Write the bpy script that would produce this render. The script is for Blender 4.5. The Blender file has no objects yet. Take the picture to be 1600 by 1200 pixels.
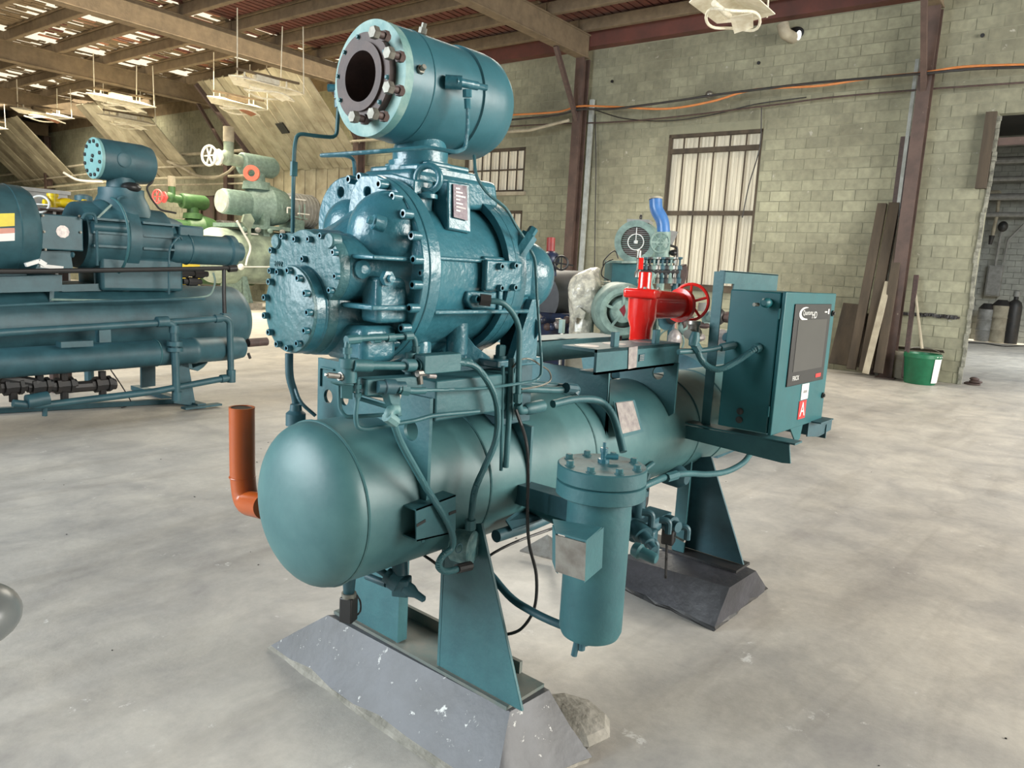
import bpy, math, random
from mathutils import Vector, Matrix
random.seed(7)
C = bpy.context.scene.collection
SC = bpy.context.scene
V = Vector
PI = math.pi
# ---------------------------------------------------------------- camera
cam_d = bpy.data.cameras.new('camera')
cam = bpy.data.objects.new('camera', cam_d); C.objects.link(cam); SC.camera = cam
FWD = V((0.7523734, 0.6407423, -0.1529167)); RGT = V((0.6537931, -0.7547155, 0.0543984)); UPV = V((0.0805532, 0.1409038, 0.9867407))
cam.matrix_world = Matrix(((RGT.x, UPV.x, -FWD.x, 0), (RGT.y, UPV.y, -FWD.y, 0), (RGT.z, UPV.z, -FWD.z, 1.6), (0, 0, 0, 1)))
cam_d.sensor_width = 36; cam_d.lens = 36*1166.399/1600; cam_d.clip_start = .05; cam_d.clip_end = 300
ROT = 0.060309          # the hall is turned a little against the compressor
# ---------------------------------------------------------------- world, lights, exposure
w = bpy.data.worlds.new('daylight'); SC.world = w; w.use_nodes = True
bg = w.node_tree.nodes['Background']; bg.inputs[0].default_value = (1.0, .87, .64, 1); bg.inputs[1].default_value = 1.25
SC.view_settings.view_transform = 'Standard'; SC.view_settings.look = 'None'
SC.view_settings.gamma = 1; SC.view_settings.use_curve_mapping = False; SC.view_settings.exposure = 0.06
def area(name, loc, target, sx, sy, power, col, spread=PI):
    d = bpy.data.lights.new(name, 'AREA'); d.shape = 'RECTANGLE'; d.size = sx; d.size_y = sy; d.energy = power; d.color = col; d.spread = spread
    o = bpy.data.objects.new(name, d); C.objects.link(o); o.location = loc
    o.rotation_euler = (V(target)-V(loc)).to_track_quat('-Z', 'Y').to_euler(); return o
area('yard_door_daylight', (-6, 7, 4.0), (3, 2.4, 1.0), 7, 5, 1700, (.88, .96, 1.0))
area('side_door_daylight', (8.5, -9, 4.2), (8, 2, 0), 10, 5, 3100, (1.0, .97, .90))
area('roof_light_left', (7.0, 21, 6.25), (7.0, 20, 0), 12, 8, 3000, (1.0, .88, .66), 2.1)
area('roof_light_end', (9.0, 32, 6.2), (11.0, 33, 0), 8, 8, 1500, (1.0, .90, .70), 2.6)
area('roof_light_far', (11.0, 9, 6.2), (9.5, 6, 0), 5, 6, 650, (1.0, .93, .78), 2.4)
area('back_room_fill', (22, -1, 5.0), (23, -1, 0), 6, 5, 900, (.95, 1.0, 1.0))  # lamp added to brighten the room beyond the doorway; no skylight there
# ---------------------------------------------------------------- materials
def new_mat(name):
    m = bpy.data.materials.new(name); m.use_nodes = True
    return m, m.node_tree.nodes, m.node_tree.links, m.node_tree.nodes['Principled BSDF']
def mat(name, col, col2=None, rough=.5, metal=0, scale=8, detail=6, bump=0, bscale=40, lo=.35, hi=.65, coat=0, spots=None, sscale=14, sth=.62, ts=(1,1,1), emit=None, es=0):
    m, N, L, b = new_mat(name)
    b.inputs['Roughness'].default_value = rough; b.inputs['Metallic'].default_value = metal
    b.inputs['Coat Weight'].default_value = coat
    tc = N.new('ShaderNodeTexCoord'); mp = N.new('ShaderNodeMapping'); L.new(tc.outputs['Object'], mp.inputs[0]); mp.inputs['Scale'].default_value = ts
    out = None
    if col2 is None: col2 = tuple(c*.8 for c in col)
    n = N.new('ShaderNodeTexNoise'); n.inputs['Scale'].default_value = scale; n.inputs['Detail'].default_value = detail; n.inputs['Roughness'].default_value = .6
    L.new(mp.outputs[0], n.inputs['Vector'])
    r = N.new('ShaderNodeValToRGB'); r.color_ramp.elements[0].position = lo; r.color_ramp.elements[1].position = hi
    r.color_ramp.elements[0].color = (*col, 1); r.color_ramp.elements[1].color = (*col2, 1)
    L.new(n.outputs[0], r.inputs[0]); out = r.outputs[0]
    if spots:
        n2 = N.new('ShaderNodeTexNoise'); n2.inputs['Scale'].default_value = sscale; n2.inputs['Detail'].default_value = 8; n2.inputs['Roughness'].default_value = .7
        L.new(mp.outputs[0], n2.inputs['Vector'])
        r2 = N.new('ShaderNodeValToRGB'); r2.color_ramp.elements[0].position = sth; r2.color_ramp.elements[1].position = sth+.05
        r2.color_ramp.elements[0].color = (0, 0, 0, 1); r2.color_ramp.elements[1].color = (1, 1, 1, 1)
        L.new(n2.outputs[0], r2.inputs[0])
        mx = N.new('ShaderNodeMixRGB'); L.new(r2.outputs[0], mx.inputs[0]); L.new(out, mx.inputs[1]); mx.inputs[2].default_value = (*spots, 1); out = mx.outputs[0]
    L.new(out, b.inputs['Base Color'])
    if emit: b.inputs['Emission Color'].default_value = (*emit, 1); b.inputs['Emission Strength'].default_value = es
    if bump:
        n3 = N.new('ShaderNodeTexNoise'); n3.inputs['Scale'].default_value = bscale; n3.inputs['Detail'].default_value = 5
        L.new(mp.outputs[0], n3.inputs['Vector'])
        bp = N.new('ShaderNodeBump'); bp.inputs['Strength'].default_value = bump; bp.inputs['Distance'].default_value = .01
        L.new(n3.outputs[0], bp.inputs['Height']); L.new(bp.outputs[0], b.inputs['Normal'])
    return m
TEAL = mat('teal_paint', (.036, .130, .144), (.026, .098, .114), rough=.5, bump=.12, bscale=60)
CAST = mat('teal_cast_paint', (.040, .160, .205), (.030, .128, .165), rough=.28, bump=.35, bscale=45, coat=.25)  # blue of the light falling on the castings is put into this colour
COVER = mat('rough_cast_cover', (.052, .150, .165), (.038, .116, .130), rough=.42, bump=.5, bscale=45, coat=.15)
VESS = mat('vessel_paint', (.075, .180, .182), (.030, .102, .116), rough=.45, scale=4, lo=.3, hi=.75, bump=.08, bscale=25)
TRAPM = mat('trap_paint', (.036, .142, .176), (.027, .112, .140), rough=.4, bump=.08, bscale=30)
SCUFF = mat('scuffed_paint', (.24, .37, .34), (.11, .25, .245), rough=.55, scale=14, lo=.38, hi=.6)
DTEAL = mat('panel_paint', (.006, .105, .120), (.005, .090, .104), rough=.45, bump=.03)
SHADE = mat('shaded_teal_paint', (.030, .098, .122), (.020, .068, .086), rough=.5, bump=.1)  # darkened copy of the teal; shade painted in for backlit and shaded parts
NAVY = mat('navy_paint', (.015, .03, .08), (.02, .02, .03), rough=.4)
DARK = mat('dark_iron', (.018, .020, .022), (.035, .03, .028), rough=.5)
BLACK = mat('black_rubber', (.008, .008, .009), (.014, .014, .014), rough=.45)
STEEL = mat('bare_steel', (.33, .32, .29), (.22, .20, .18), rough=.38, metal=.7, scale=20)
ZINC = mat('zinc_bolts', (.22, .22, .19), (.14, .13, .11), rough=.5, metal=.6, scale=30)
BROWN = mat('primer_brown', (.085, .052, .045), (.05, .032, .03), rough=.6, scale=20, bump=.2)
PRIM = mat('rusty_column_paint', (.105, .066, .054), (.062, .040, .034), rough=.6, scale=3, spots=(.30, .26, .20), sscale=5, sth=.66)
RUST = mat('rust_red_deck', (.15, .045, .032), (.085, .032, .024), rough=.8, scale=3, ts=(1, 5, 1))
RUSTL = mat('faded_deck', (.42, .16, .09), (.22, .13, .075), rough=.8, scale=3)
DECKD = mat('dusty_dark_timber', (.20, .145, .085), (.12, .09, .055), rough=.9, scale=4)
DUST = mat('dusty_sprayed_beam', (.19, .142, .09), (.135, .102, .066), rough=.95, scale=5, bump=.8, bscale=14)
RED = mat('red_gloss', (.80, .020, .014), (.68, .014, .010), rough=.22, coat=.5, scale=10)
ORNG = mat('orange_pvc', (.42, .085, .014), (.36, .07, .012), rough=.3, scale=5)
BLUE = mat('blue_pipe_paint', (.07, .20, .48), (.05, .15, .38), rough=.3)
GREEN = mat('green_machine_paint', (.07, .165, .06), (.045, .11, .045), rough=.4)
PALE = mat('pale_machine_paint', (.30, .37, .29), (.14, .18, .15), rough=.45, scale=3)
PGRN = mat('grey_green_paint', (.22, .32, .28), (.13, .20, .18), rough=.5, scale=12)
WHITE = mat('white_enamel', (.85, .82, .70), (.70, .64, .50), rough=.5, scale=10)
YEL = mat('yellow_paint', (.75, .55, .01), (.70, .48, .01), rough=.4)
GREY = mat('grey_paint', (.28, .28, .27), (.2, .2, .19), rough=.5)
WOOD = mat('dark_old_timber', (.085, .065, .045), (.04, .032, .024), rough=.85, scale=4, ts=(1, 1, .15), bump=.4, bscale=20)
WOODL = mat('pale_weathered_timber', (.42, .38, .29), (.28, .25, .19), rough=.85, scale=4, bump=.4, bscale=20)
CORR = mat('galvanised_sheet', (.50, .46, .34), (.30, .265, .185), rough=.6, metal=.1, scale=2, spots=(.30, .22, .14), sscale=3, sth=.64)
SHEET = mat('window_sheeting', (.70, .66, .54), (.52, .48, .38), rough=.6, scale=1.6, ts=(1, 6, .4), emit=(1, .92, .74), es=.11)  # faint glow set in the sheets for daylight coming through them
PLAST = mat('clear_wrap', (.74, .70, .57), (.42, .40, .34), rough=.2, scale=14, lo=.4, hi=.6, bump=1.0, bscale=22, coat=.4)
BUCK = mat('green_bucket', (.010, .14, .065), (.008, .11, .05), rough=.4)
SCUFFD = mat('scraped_hose_end', (.20, .33, .33), (.07, .19, .20), rough=.5, scale=40)
CORRD = mat('stained_sheet', (.30, .27, .19), (.17, .145, .10), rough=.75, scale=2.5)
ORC = mat('orange_cable', (.60, .22, .06), (.5, .17, .05), rough=.5)
SCREEN = mat('screen_glass', (.055, .055, .054), (.042, .042, .042), rough=.4, scale=2)
HMI = mat('screen_surround', (.012, .012, .013), (.010, .010, .011), rough=.55)
LBLW = mat('white_label', (.75, .75, .72), (.68, .68, .66), rough=.5)
LBLR = mat('red_label', (.62, .02, .02), (.58, .02, .02), rough=.5)
PLATE = mat('worn_name_plate', (.42, .38, .35), (.25, .22, .22), rough=.4, metal=.3, scale=30)
PURP = mat('printed_plate', (.10, .05, .08), (.20, .16, .18), rough=.4, scale=60)
INK = mat('dark_ink', (.02, .02, .02), (.03, .03, .03), rough=.5)
YGLOW = mat('yellow_warning_label', (.72, .62, .02), (.65, .5, .02), rough=.5)
# painted concrete pads
DULL = mat('dusty_base_steel', (.10, .135, .125), (.16, .16, .14), rough=.7, scale=12)
PADL = mat('grey_painted_concrete', (.088, .092, .104), (.050, .050, .052), rough=.5, scale=5, lo=.35, hi=.7, spots=(.55, .55, .53), sscale=20, sth=.62, bump=.15, bscale=30)
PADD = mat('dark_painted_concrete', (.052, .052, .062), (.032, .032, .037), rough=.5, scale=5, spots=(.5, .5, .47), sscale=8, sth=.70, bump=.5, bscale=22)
EDGE = mat('broken_concrete_edge', (.33, .31, .27), (.20, .19, .16), rough=.9, scale=10, bump=.8, bscale=30)
# block wall paint, colour of each block differs a little
def block_mat():
    m, N, L, b = new_mat('painted_blockwork')
    b.inputs['Roughness'].default_value = .75
    tc = N.new('ShaderNodeTexCoord'); oi = N.new('ShaderNodeObjectInfo')
    geo = N.new('ShaderNodeNewGeometry')
    n = N.new('ShaderNodeTexNoise'); n.inputs['Scale'].default_value = .55; n.inputs['Detail'].default_value = 6
    L.new(geo.outputs['Position'], n.inputs['Vector'])
    r = N.new('ShaderNodeValToRGB'); r.color_ramp.elements[0].position = .35; r.color_ramp.elements[1].position = .65
    r.color_ramp.elements[0].color = (.215, .21, .15, 1); r.color_ramp.elements[1].color = (.34, .34, .245, 1)
    L.new(n.outputs[0], r.inputs[0])
    n2 = N.new('ShaderNodeTexNoise'); n2.inputs['Scale'].default_value = 9; n2.inputs['Detail'].default_value = 8
    L.new(geo.outputs['Position'], n2.inputs['Vector'])
    r2 = N.new('ShaderNodeValToRGB'); r2.color_ramp.elements[0].position = .3; r2.color_ramp.elements[1].position = .7
    r2.color_ramp.elements[0].color = (.82, .82, .82, 1); r2.color_ramp.elements[1].color = (1.08, 1.08, 1.06, 1)
    L.new(n2.outputs[0], r2.inputs[0])
    mx = N.new('ShaderNodeMixRGB'); mx.blend_type = 'MULTIPLY'; mx.inputs[0].default_value = 1; L.new(r.outputs[0], mx.inputs[1]); L.new(r2.outputs[0], mx.inputs[2])
    # per-block tone
    ml = N.new('ShaderNodeMapRange'); ml.inputs['To Min'].default_value = .86; ml.inputs['To Max'].default_value = 1.1
    L.new(geo.outputs['Random Per Island'], ml.inputs['Value'])
    ml2 = N.new('ShaderNodeMapRange'); ml2.inputs['To Min'].default_value = .88; ml2.inputs['To Max'].default_value = 1.1
    L.new(oi.outputs['Random'], ml2.inputs['Value'])
    mm = N.new('ShaderNodeMath'); mm.operation = 'MULTIPLY'; L.new(ml.outputs[0], mm.inputs[0]); L.new(ml2.outputs[0], mm.inputs[1])
    mx2 = N.new('ShaderNodeMixRGB'); mx2.blend_type = 'MULTIPLY'; mx2.inputs[0].default_value = 1
    cb = N.new('ShaderNodeCombineColor'); [L.new(mm.outputs[0], cb.inputs[i]) for i in range(3)]
    L.new(mx.outputs[0], mx2.inputs[1]); L.new(cb.outputs[0], mx2.inputs[2])
    # flaked paint, stronger low down
    n3 = N.new('ShaderNodeTexNoise'); n3.inputs['Scale'].default_value = 5; n3.inputs['Detail'].default_value = 10; n3.inputs['Roughness'].default_value = .7
    L.new(geo.outputs['Position'], n3.inputs['Vector'])
    r3 = N.new('ShaderNodeValToRGB'); r3.color_ramp.elements[0].position = .64; r3.color_ramp.elements[1].position = .68
    L.new(n3.outputs[0], r3.inputs[0])
    mx3 = N.new('ShaderNodeMixRGB'); L.new(r3.outputs[0], mx3.inputs[0]); L.new(mx2.outputs[0], mx3.inputs[1]); mx3.inputs[2].default_value = (.38, .37, .31, 1)
    L.new(mx3.outputs[0], b.inputs['Base Color'])
    bp = N.new('ShaderNodeBump'); bp.inputs['Strength'].default_value = .5; bp.inputs['Distance'].default_value = .01; L.new(n2.outputs[0], bp.inputs['Height']); L.new(bp.outputs[0], b.inputs['Normal'])
    return m
BLOCK = block_mat()
MORT = mat('mortar', (.25, .25, .18), (.22, .22, .16), rough=.9)
def floor_mat():
    m, N, L, b = new_mat('worn_concrete_floor')
    tc = N.new('ShaderNodeNewGeometry'); P = tc.outputs['Position']
    def noise(s, d=8, r=.6, vec=P, dist=0):
        n = N.new('ShaderNodeTexNoise'); n.inputs['Scale'].default_value = s; n.inputs['Detail'].default_value = d; n.inputs['Roughness'].default_value = r; n.inputs['Distortion'].default_value = dist
        L.new(vec, n.inputs['Vector']); return n.outputs[0]
    def ramp(x, a, b_, c0, c1):
        r = N.new('ShaderNodeValToRGB'); r.color_ramp.elements[0].position = a; r.color_ramp.elements[1].position = b_
        r.color_ramp.elements[0].color = (*c0, 1); r.color_ramp.elements[1].color = (*c1, 1); L.new(x, r.inputs[0]); return r.outputs[0]
    def mul(a, c, f=1):
        x = N.new('ShaderNodeMixRGB'); x.blend_type = 'MULTIPLY'; x.inputs[0].default_value = f; L.new(a, x.inputs[1]); L.new(c, x.inputs[2]); return x.outputs[0]
    base = ramp(noise(.45, 6, .6, dist=.6), .36, .64, (.40, .385, .36), (.56, .53, .475))
    base = mul(base, ramp(noise(2.6, 9, .65, dist=.5), .32, .68, (.74, .74, .76), (1.08, 1.07, 1.05)))
    base = mul(base, ramp(noise(22, 8, .7), .3, .7, (.90, .90, .90), (1.05, 1.05, 1.05)))
    mp = N.new('ShaderNodeMapping'); mp.inputs['Rotation'].default_value = (0, 0, .5); mp.inputs['Scale'].default_value = (.5, 3.2, 1); L.new(P, mp.inputs[0])
    base = mul(base, ramp(noise(.9, 7, .6, vec=mp.outputs[0], dist=1.2), .30, .5, (.84, .83, .82), (1, 1, 1)))
    x = N.new('ShaderNodeMixRGB'); L.new(ramp(noise(5.5, 12, .75, dist=.3), .63, .68, (0, 0, 0), (1, 1, 1)), x.inputs[0]); L.new(base, x.inputs[1]); x.inputs[2].default_value = (.66, .65, .62, 1); base = x.outputs[0]
    x = N.new('ShaderNodeMixRGB'); L.new(ramp(noise(7.5, 12, .8), .69, .72, (0, 0, 0), (.7, .7, .7)), x.inputs[0]); L.new(base, x.inputs[1]); x.inputs[2].default_value = (.16, .15, .13, 1); base = x.outputs[0]
    L.new(base, b.inputs['Base Color'])
    L.new(ramp(noise(3, 6), .3, .7, (.38, .38, .38), (.62, .62, .62)), b.inputs['Roughness'])
    bp = N.new('ShaderNodeBump'); bp.inputs['Strength'].default_value = .25; bp.inputs['Distance'].default_value = .01; L.new(noise(14, 10, .7), bp.inputs['Height']); L.new(bp.outputs[0], b.inputs['Normal'])
    return m
FLOOR = floor_mat()
# ---------------------------------------------------------------- geometry helpers
def ortho(ax):
    ax = V(ax).normalized(); t = V((0, 0, 1)) if abs(ax.z) < .9 else V((1, 0, 0))
    u = t.cross(ax).normalized(); return ax, u, ax.cross(u)
class G:
    def __init__(s): s.v = []; s.f = []
    def add(s, vs, fs):
        n = len(s.v); s.v += [V(p) for p in vs]; s.f += [tuple(i+n for i in f) for f in fs]; return s
    def box(s, c, d, rz=0, M=None):
        a, b, e = d[0]/2, d[1]/2, d[2]/2
        R = M or Matrix.Rotation(rz, 3, 'Z')
        return s.add([V(c)+R@V((x*a, y*b, z*e)) for x in (-1, 1) for y in (-1, 1) for z in (-1, 1)],
                     [(0, 1, 3, 2), (4, 6, 7, 5), (0, 4, 5, 1), (2, 3, 7, 6), (0, 2, 6, 4), (1, 5, 7, 3)])
    def span(s, a, b):
        a, b = V(a), V(b); return s.box((a+b)/2, [abs(x) for x in (b-a)])
    def bar(s, p0, p1, w, h, up=(0, 0, 1)):
        p0, p1 = V(p0), V(p1); x = (p1-p0); l = x.length; x.normalize(); y = V(up).cross(x).normalized(); z = x.cross(y)
        M = Matrix((x, y, z)).transposed(); return s.box((p0+p1)/2, (l, w, h), M=M)
    def cyl(s, p0, p1, r, r2=None, n=24):
        p0, p1 = V(p0), V(p1); l = (p1-p0).length
        return s.lathe(p0, p1-p0, [(0, r), (l, r if r2 is None else r2)], n)
    def lathe(s, o, ax, prof, n=32, caps=True):
        ax, u, w_ = ortho(ax); o = V(o); vs = []; fs = []; k = len(prof)
        for t, r in prof:
            for i in range(n):
                a = 2*PI*i/n; vs.append(o+ax*t+(u*math.cos(a)+w_*math.sin(a))*r)
        for j in range(k-1):
            for i in range(n):
                i2 = (i+1) % n; fs.append((j*n+i, j*n+i2, (j+1)*n+i2, (j+1)*n+i))
        if caps: fs.append(tuple(reversed(range(n)))); fs.append(tuple((k-1)*n+i for i in range(n)))
        return s.add(vs, fs)
    def tube(s, pts, r, n=10, bend=.04, closed=False):
        P = [V(p) for p in pts]; Q = [P[0]]
        for i in range(1, len(P)-1):
            a, b, c = P[i-1], P[i], P[i+1]; la, lc = (a-b).length, (c-b).length
            d = min(bend, la*.45, lc*.45); p, q = b+(a-b).normalized()*d, b+(c-b).normalized()*d
            for k in range(5):
                t = k/4; Q.append(p*(1-t)**2+b*2*t*(1-t)+q*t*t)
        Q.append(P[-1]); vs = []; fs = []
        t0 = (Q[1]-Q[0]).normalized(); _, u, _w = ortho(t0)
        for i, q in enumerate(Q):
            t = (Q[min(i+1, len(Q)-1)]-Q[max(i-1, 0)]).normalized(); u = (u-t*u.dot(t)).normalized(); w_ = t.cross(u)
            for k in range(n):
                a = 2*PI*k/n; vs.append(q+(u*math.cos(a)+w_*math.sin(a))*r)
        for j in range(len(Q)-1):
            for i in range(n):
                i2 = (i+1) % n; fs.append((j*n+i, j*n+i2, (j+1)*n+i2, (j+1)*n+i))
        fs.append(tuple(reversed(range(n)))); fs.append(tuple((len(Q)-1)*n+i for i in range(n)))
        return s.add(vs, fs)
    def curve(s, pts, r, n=10, sub=6):
        P = [V(p) for p in pts]; P = [P[0]*2-P[1]]+P+[P[-1]*2-P[-2]]; Q = []
        for i in range(1, len(P)-2):
            for k in range(sub):
                t = k/sub; a, b, c, d = P[i-1:i+3]
                Q.append(.5*((2*b)+(c-a)*t+(2*a-5*b+4*c-d)*t*t+(3*b-a-3*c+d)*t**3))
        Q.append(P[-2]); return s.tube(Q, r, n, bend=0)
    def prism(s, poly, ext):
        n = len(poly); P = [V(p) for p in poly]; e = V(ext)
        return s.add(P+[p+e for p in P], [tuple(reversed(range(n))), tuple(range(n, 2*n))]+[(i, (i+1) % n, (i+1) % n+n, i+n) for i in range(n)])
    def torus(s, c, ax, R, r, n=28, m=10, a0=0, a1=2*PI):
        ax, u, w_ = ortho(ax); c = V(c); vs = []; fs = []; full = abs(a1-a0-2*PI) < 1e-6; N_ = n if full else n+1
        for i in range(N_):
            a = a0+(a1-a0)*i/n; d = u*math.cos(a)+w_*math.sin(a)
            for k in range(m):
                b = 2*PI*k/m; vs.append(c+d*(R+r*math.cos(b))+ax*r*math.sin(b))
        for i in range(n):
            i2 = (i+1) % N_
            for k in range(m):
                k2 = (k+1) % m; fs.append((i*m+k, i2*m+k, i2*m+k2, i*m+k2))
        return s.add(vs, fs)
    def ell(s, c, rad, n=24, m=14):
        c = V(c); vs = []; fs = []
        for j in range(m+1):
            t = PI*j/m
            for i in range(n):
                a = 2*PI*i/n; vs.append(c+V((rad[0]*math.sin(t)*math.cos(a), rad[1]*math.sin(t)*math.sin(a), rad[2]*math.cos(t))))
        for j in range(m):
            for i in range(n):
                i2 = (i+1) % n; fs.append((j*n+i, (j+1)*n+i, (j+1)*n+i2, j*n+i2))
        return s.add(vs, fs)
    def ring(s, o, ax, r0, r1, l, n=40):       # thick ring, r0 inner, r1 outer
        ax_, u, w_ = ortho(ax); o = V(o); vs = []; fs = []
        for (t, r) in ((0, r0), (0, r1), (l, r1), (l, r0)):
            for i in range(n):
                a = 2*PI*i/n; vs.append(o+ax_*t+(u*math.cos(a)+w_*math.sin(a))*r)
        for j in range(4):
            for i in range(n):
                i2 = (i+1) % n; j2 = (j+1) % 4; fs.append((j*n+i, j*n+i2, j2*n+i2, j2*n+i))
        return s.add(vs, fs)
    def plate(s, poly, ext, holes=()):         # polygon with round holes, cut by bridging: poly and holes are lists of 3D points
        import bmesh
        from mathutils.geometry import tessellate_polygon
        loops = [[V(p) for p in poly]]+[[V(p) for p in h] for h in holes]; tri = tessellate_polygon(loops)
        flat = [p for l in loops for p in l]; n = len(flat); e = V(ext); fs = []
        for t in tri: fs.append(tuple(t)); fs.append(tuple(i+n for i in reversed(t)))
        k = 0
        for l in loops:
            m = len(l)
            for i in range(m): a, b = k+i, k+(i+1) % m; fs.append((a, b, b+n, a+n))
            k += m
        return s.add(flat+[p+e for p in flat], fs)
def circ(c, r, ax='x', n=20):
    c = V(c); o = []
    for i in range(n):
        a = 2*PI*i/n; p = (0, math.cos(a), math.sin(a)) if ax == 'x' else ((math.cos(a), 0, math.sin(a)) if ax == 'y' else (math.cos(a), math.sin(a), 0))
        o.append(c+V(p)*r)
    return o
ORG = {}
RB = Matrix.Rotation(ROT, 3, 'Z')
def clean(me, smooth=True, ang=35):
    import bmesh
    bm = bmesh.new(); bm.from_mesh(me); bmesh.ops.remove_doubles(bm, verts=bm.verts, dist=1e-6); bmesh.ops.recalc_face_normals(bm, faces=bm.faces); bm.to_mesh(me); bm.free()
    if smooth:
        me.polygons.foreach_set('use_smooth', [True]*len(me.polygons)); me.set_sharp_from_angle(angle=math.radians(ang))
def mesh(g, name, m, org=V((0, 0, 0)), smooth=True):
    me = bpy.data.meshes.new(name); me.from_pydata([tuple(p-org) for p in g.v], [], g.f); clean(me, smooth); me.materials.append(m); return me
def tag(o, label=None, cat=None, group=None, kind=None):
    if label: o['label'] = label
    if cat: o['category'] = cat
    if group: o['group'] = group
    if kind: o['kind'] = kind
    return o
def thing(name, loc, label, cat, group=None, hall=False, kind=None):
    o = bpy.data.objects.new(name, None); C.objects.link(o); loc = V(loc); o.empty_display_size = .1
    o.location = RB@loc if hall else loc; o.rotation_euler = (0, 0, ROT if hall else 0)
    ORG[o.name] = loc; return tag(o, label, cat, group, kind)
def part(name, g, m, parent, bevel=0, label=None, smooth=True, seg=2):
    org = ORG[parent.name]; me = mesh(g, name, m, org, smooth); o = bpy.data.objects.new(name, me); C.objects.link(o); o.parent = parent; ORG[o.name] = org
    if bevel: b = o.modifiers.new('bevel', 'BEVEL'); b.width = bevel; b.segments = seg; b.limit_method = 'ANGLE'; b.angle_limit = .6
    if label: o['label'] = label
    return o
def solo(name, g, m, label=None, cat=None, group=None, hall=False, kind=None, bevel=0, smooth=True, org=None):
    if org is None:
        xs = [p.x for p in g.v]; ys = [p.y for p in g.v]; zs = [p.z for p in g.v]; org = V(((min(xs)+max(xs))/2, (min(ys)+max(ys))/2, min(zs)))
    org = V(org); me = mesh(g, name, m, org, smooth); o = bpy.data.objects.new(name, me); C.objects.link(o)
    o.location = RB@org if hall else org; o.rotation_euler = (0, 0, ROT if hall else 0); ORG[o.name] = org
    if bevel: b = o.modifiers.new('bevel', 'BEVEL'); b.width = bevel; b.segments = 2; b.limit_method = 'ANGLE'; b.angle_limit = .6
    return tag(o, label, cat, group, kind)
def inst(name, me, loc, parent, ax=None, spin=0, scale=1):      # a copy that shares mesh data; its own +Z is turned to ax
    o = bpy.data.objects.new(name, me); C.objects.link(o); o.parent = parent; o.location = V(loc)-ORG[parent.name]; ORG[o.name] = V((0, 0, 0))
    q = V((0, 0, 1)).rotation_difference(V(ax)) if ax else Matrix.Identity(3).to_quaternion()
    o.rotation_mode = 'QUATERNION'; o.rotation_quaternion = q @ Matrix.Rotation(spin, 3, 'Z').to_quaternion(); o.scale = (scale,)*3 if not hasattr(scale, '__len__') else scale
    return o
# fastener meshes (unit: radius 1 cm heads along +Z)
_g = G().lathe((0, 0, 0), (0, 0, 1), [(0, .0115), (.016, .0115), (.018, .0105), (.018, .0062), (.006, .0060)], 16); CAP = mesh(_g, 'socket_bolt', CAST); CAP.materials.append(BLACK)
for _p in CAP.polygons:
    if _p.center.z < .0125 and _p.center.z > .001 and (_p.center.x**2+_p.center.y**2)**.5 < .0075: _p.material_index = 1  # shade inside the socket recess painted black
_g = G().lathe((0, 0, 0), (0, 0, 1), [(0, .015), (.003, .015)], 16); _g.lathe((0, 0, .003), (0, 0, 1), [(0, .0115), (.010, .0115), (.012, .009)], 6); HEX = mesh(_g, 'hex_bolt', TEAL)
HEXZ = HEX.copy(); HEXZ.materials.clear(); HEXZ.materials.append(ZINC)
DOT = mesh(G().lathe((0, 0, 0), (0, 0, 1), [(0, .018), (.012, .018), (.014, .014)], 6), 'bolt_head', DARK)
def text(body, name, size, loc, xdir, updir, m, parent, ext=.0004, align='CENTER'):
    cu = bpy.data.curves.new(name, 'FONT'); cu.body = body; cu.size = size; cu.extrude = ext; cu.align_x = align; cu.align_y = 'CENTER'; cu.materials.append(m)
    to = bpy.data.objects.new(name, cu); C.objects.link(to); me = bpy.data.meshes.new_from_object(to.evaluated_get(bpy.context.evaluated_depsgraph_get()))
    bpy.data.objects.remove(to); me.materials.clear(); me.materials.append(m)
    o = bpy.data.objects.new(name, me); C.objects.link(o); o.parent = parent; o.location = V(loc)-ORG[parent.name]
    x = V(xdir).normalized(); z = x.cross(V(updir)).normalized(); y = z.cross(x)
    o.rotation_euler = Matrix((x, y, z)).transposed().to_euler(); return o
# ================================================================ THE HALL (hall coordinates: u away from the camera, v to the left)
WU = 15.28; WT = 6.62
g = G().span((-8, -14, -.2), (30, 48, 0)); solo('floor', g, FLOOR, kind='structure', hall=True, org=(0, 0, 0))
OPEN = [(5.57, 7.62, 1.43, 4.63), (11.47, 13.45, 3.5, 4.58), (11.47, 13.45, 1.5, 3.04), (-1.6, 1.58, 0, 4.62), (16.9, 22.4, 1.9, 4.35), (24.3, 26.3, 0, 3.6)]
def opened(v0, v1, z0, z1): return any(v1 > a+.001 and v0 < b-.001 and z1 > c+.001 and z0 < d-.001 for a, b, c, d in OPEN)
# mortar backing cut round the openings
vs = sorted({-14, 46} | {x for o in OPEN for x in o[:2]}); zs = sorted({0, WT} | {x for o in OPEN for x in o[2:]})
g = G()
for a, b in zip(vs, vs[1:]):
    for c, d in zip(zs, zs[1:]):
        if not opened(a, b, c, d): g.span((WU, a, c), (WU+.25, b, d))
wall = solo('wall_right', g, MORT, kind='structure', hall=True, org=(WU, 0, 0), smooth=False)
bl_me = mesh(G().box((0, 0, 0), (.03, .386, .186)), 'brick', BLOCK, smooth=False)
cells = []
for r in range(33):
    v = -13.9+(.2 if r % 2 else 0)
    while v < 45.8:
        # clip at openings
        z0, z1 = r*.2+.005, r*.2+.195; lo, hi = v, v+.4
        for a, b, c, d in OPEN:
            if z1 > c+.02 and z0 < d-.02:
                if lo < a < hi: hi = a
                elif lo < b < hi: lo = b
                elif a <= lo and hi <= b: hi = lo
        if hi-lo > .06: cells.append((lo, hi, r*.2+.1))
        v += .4
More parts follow.
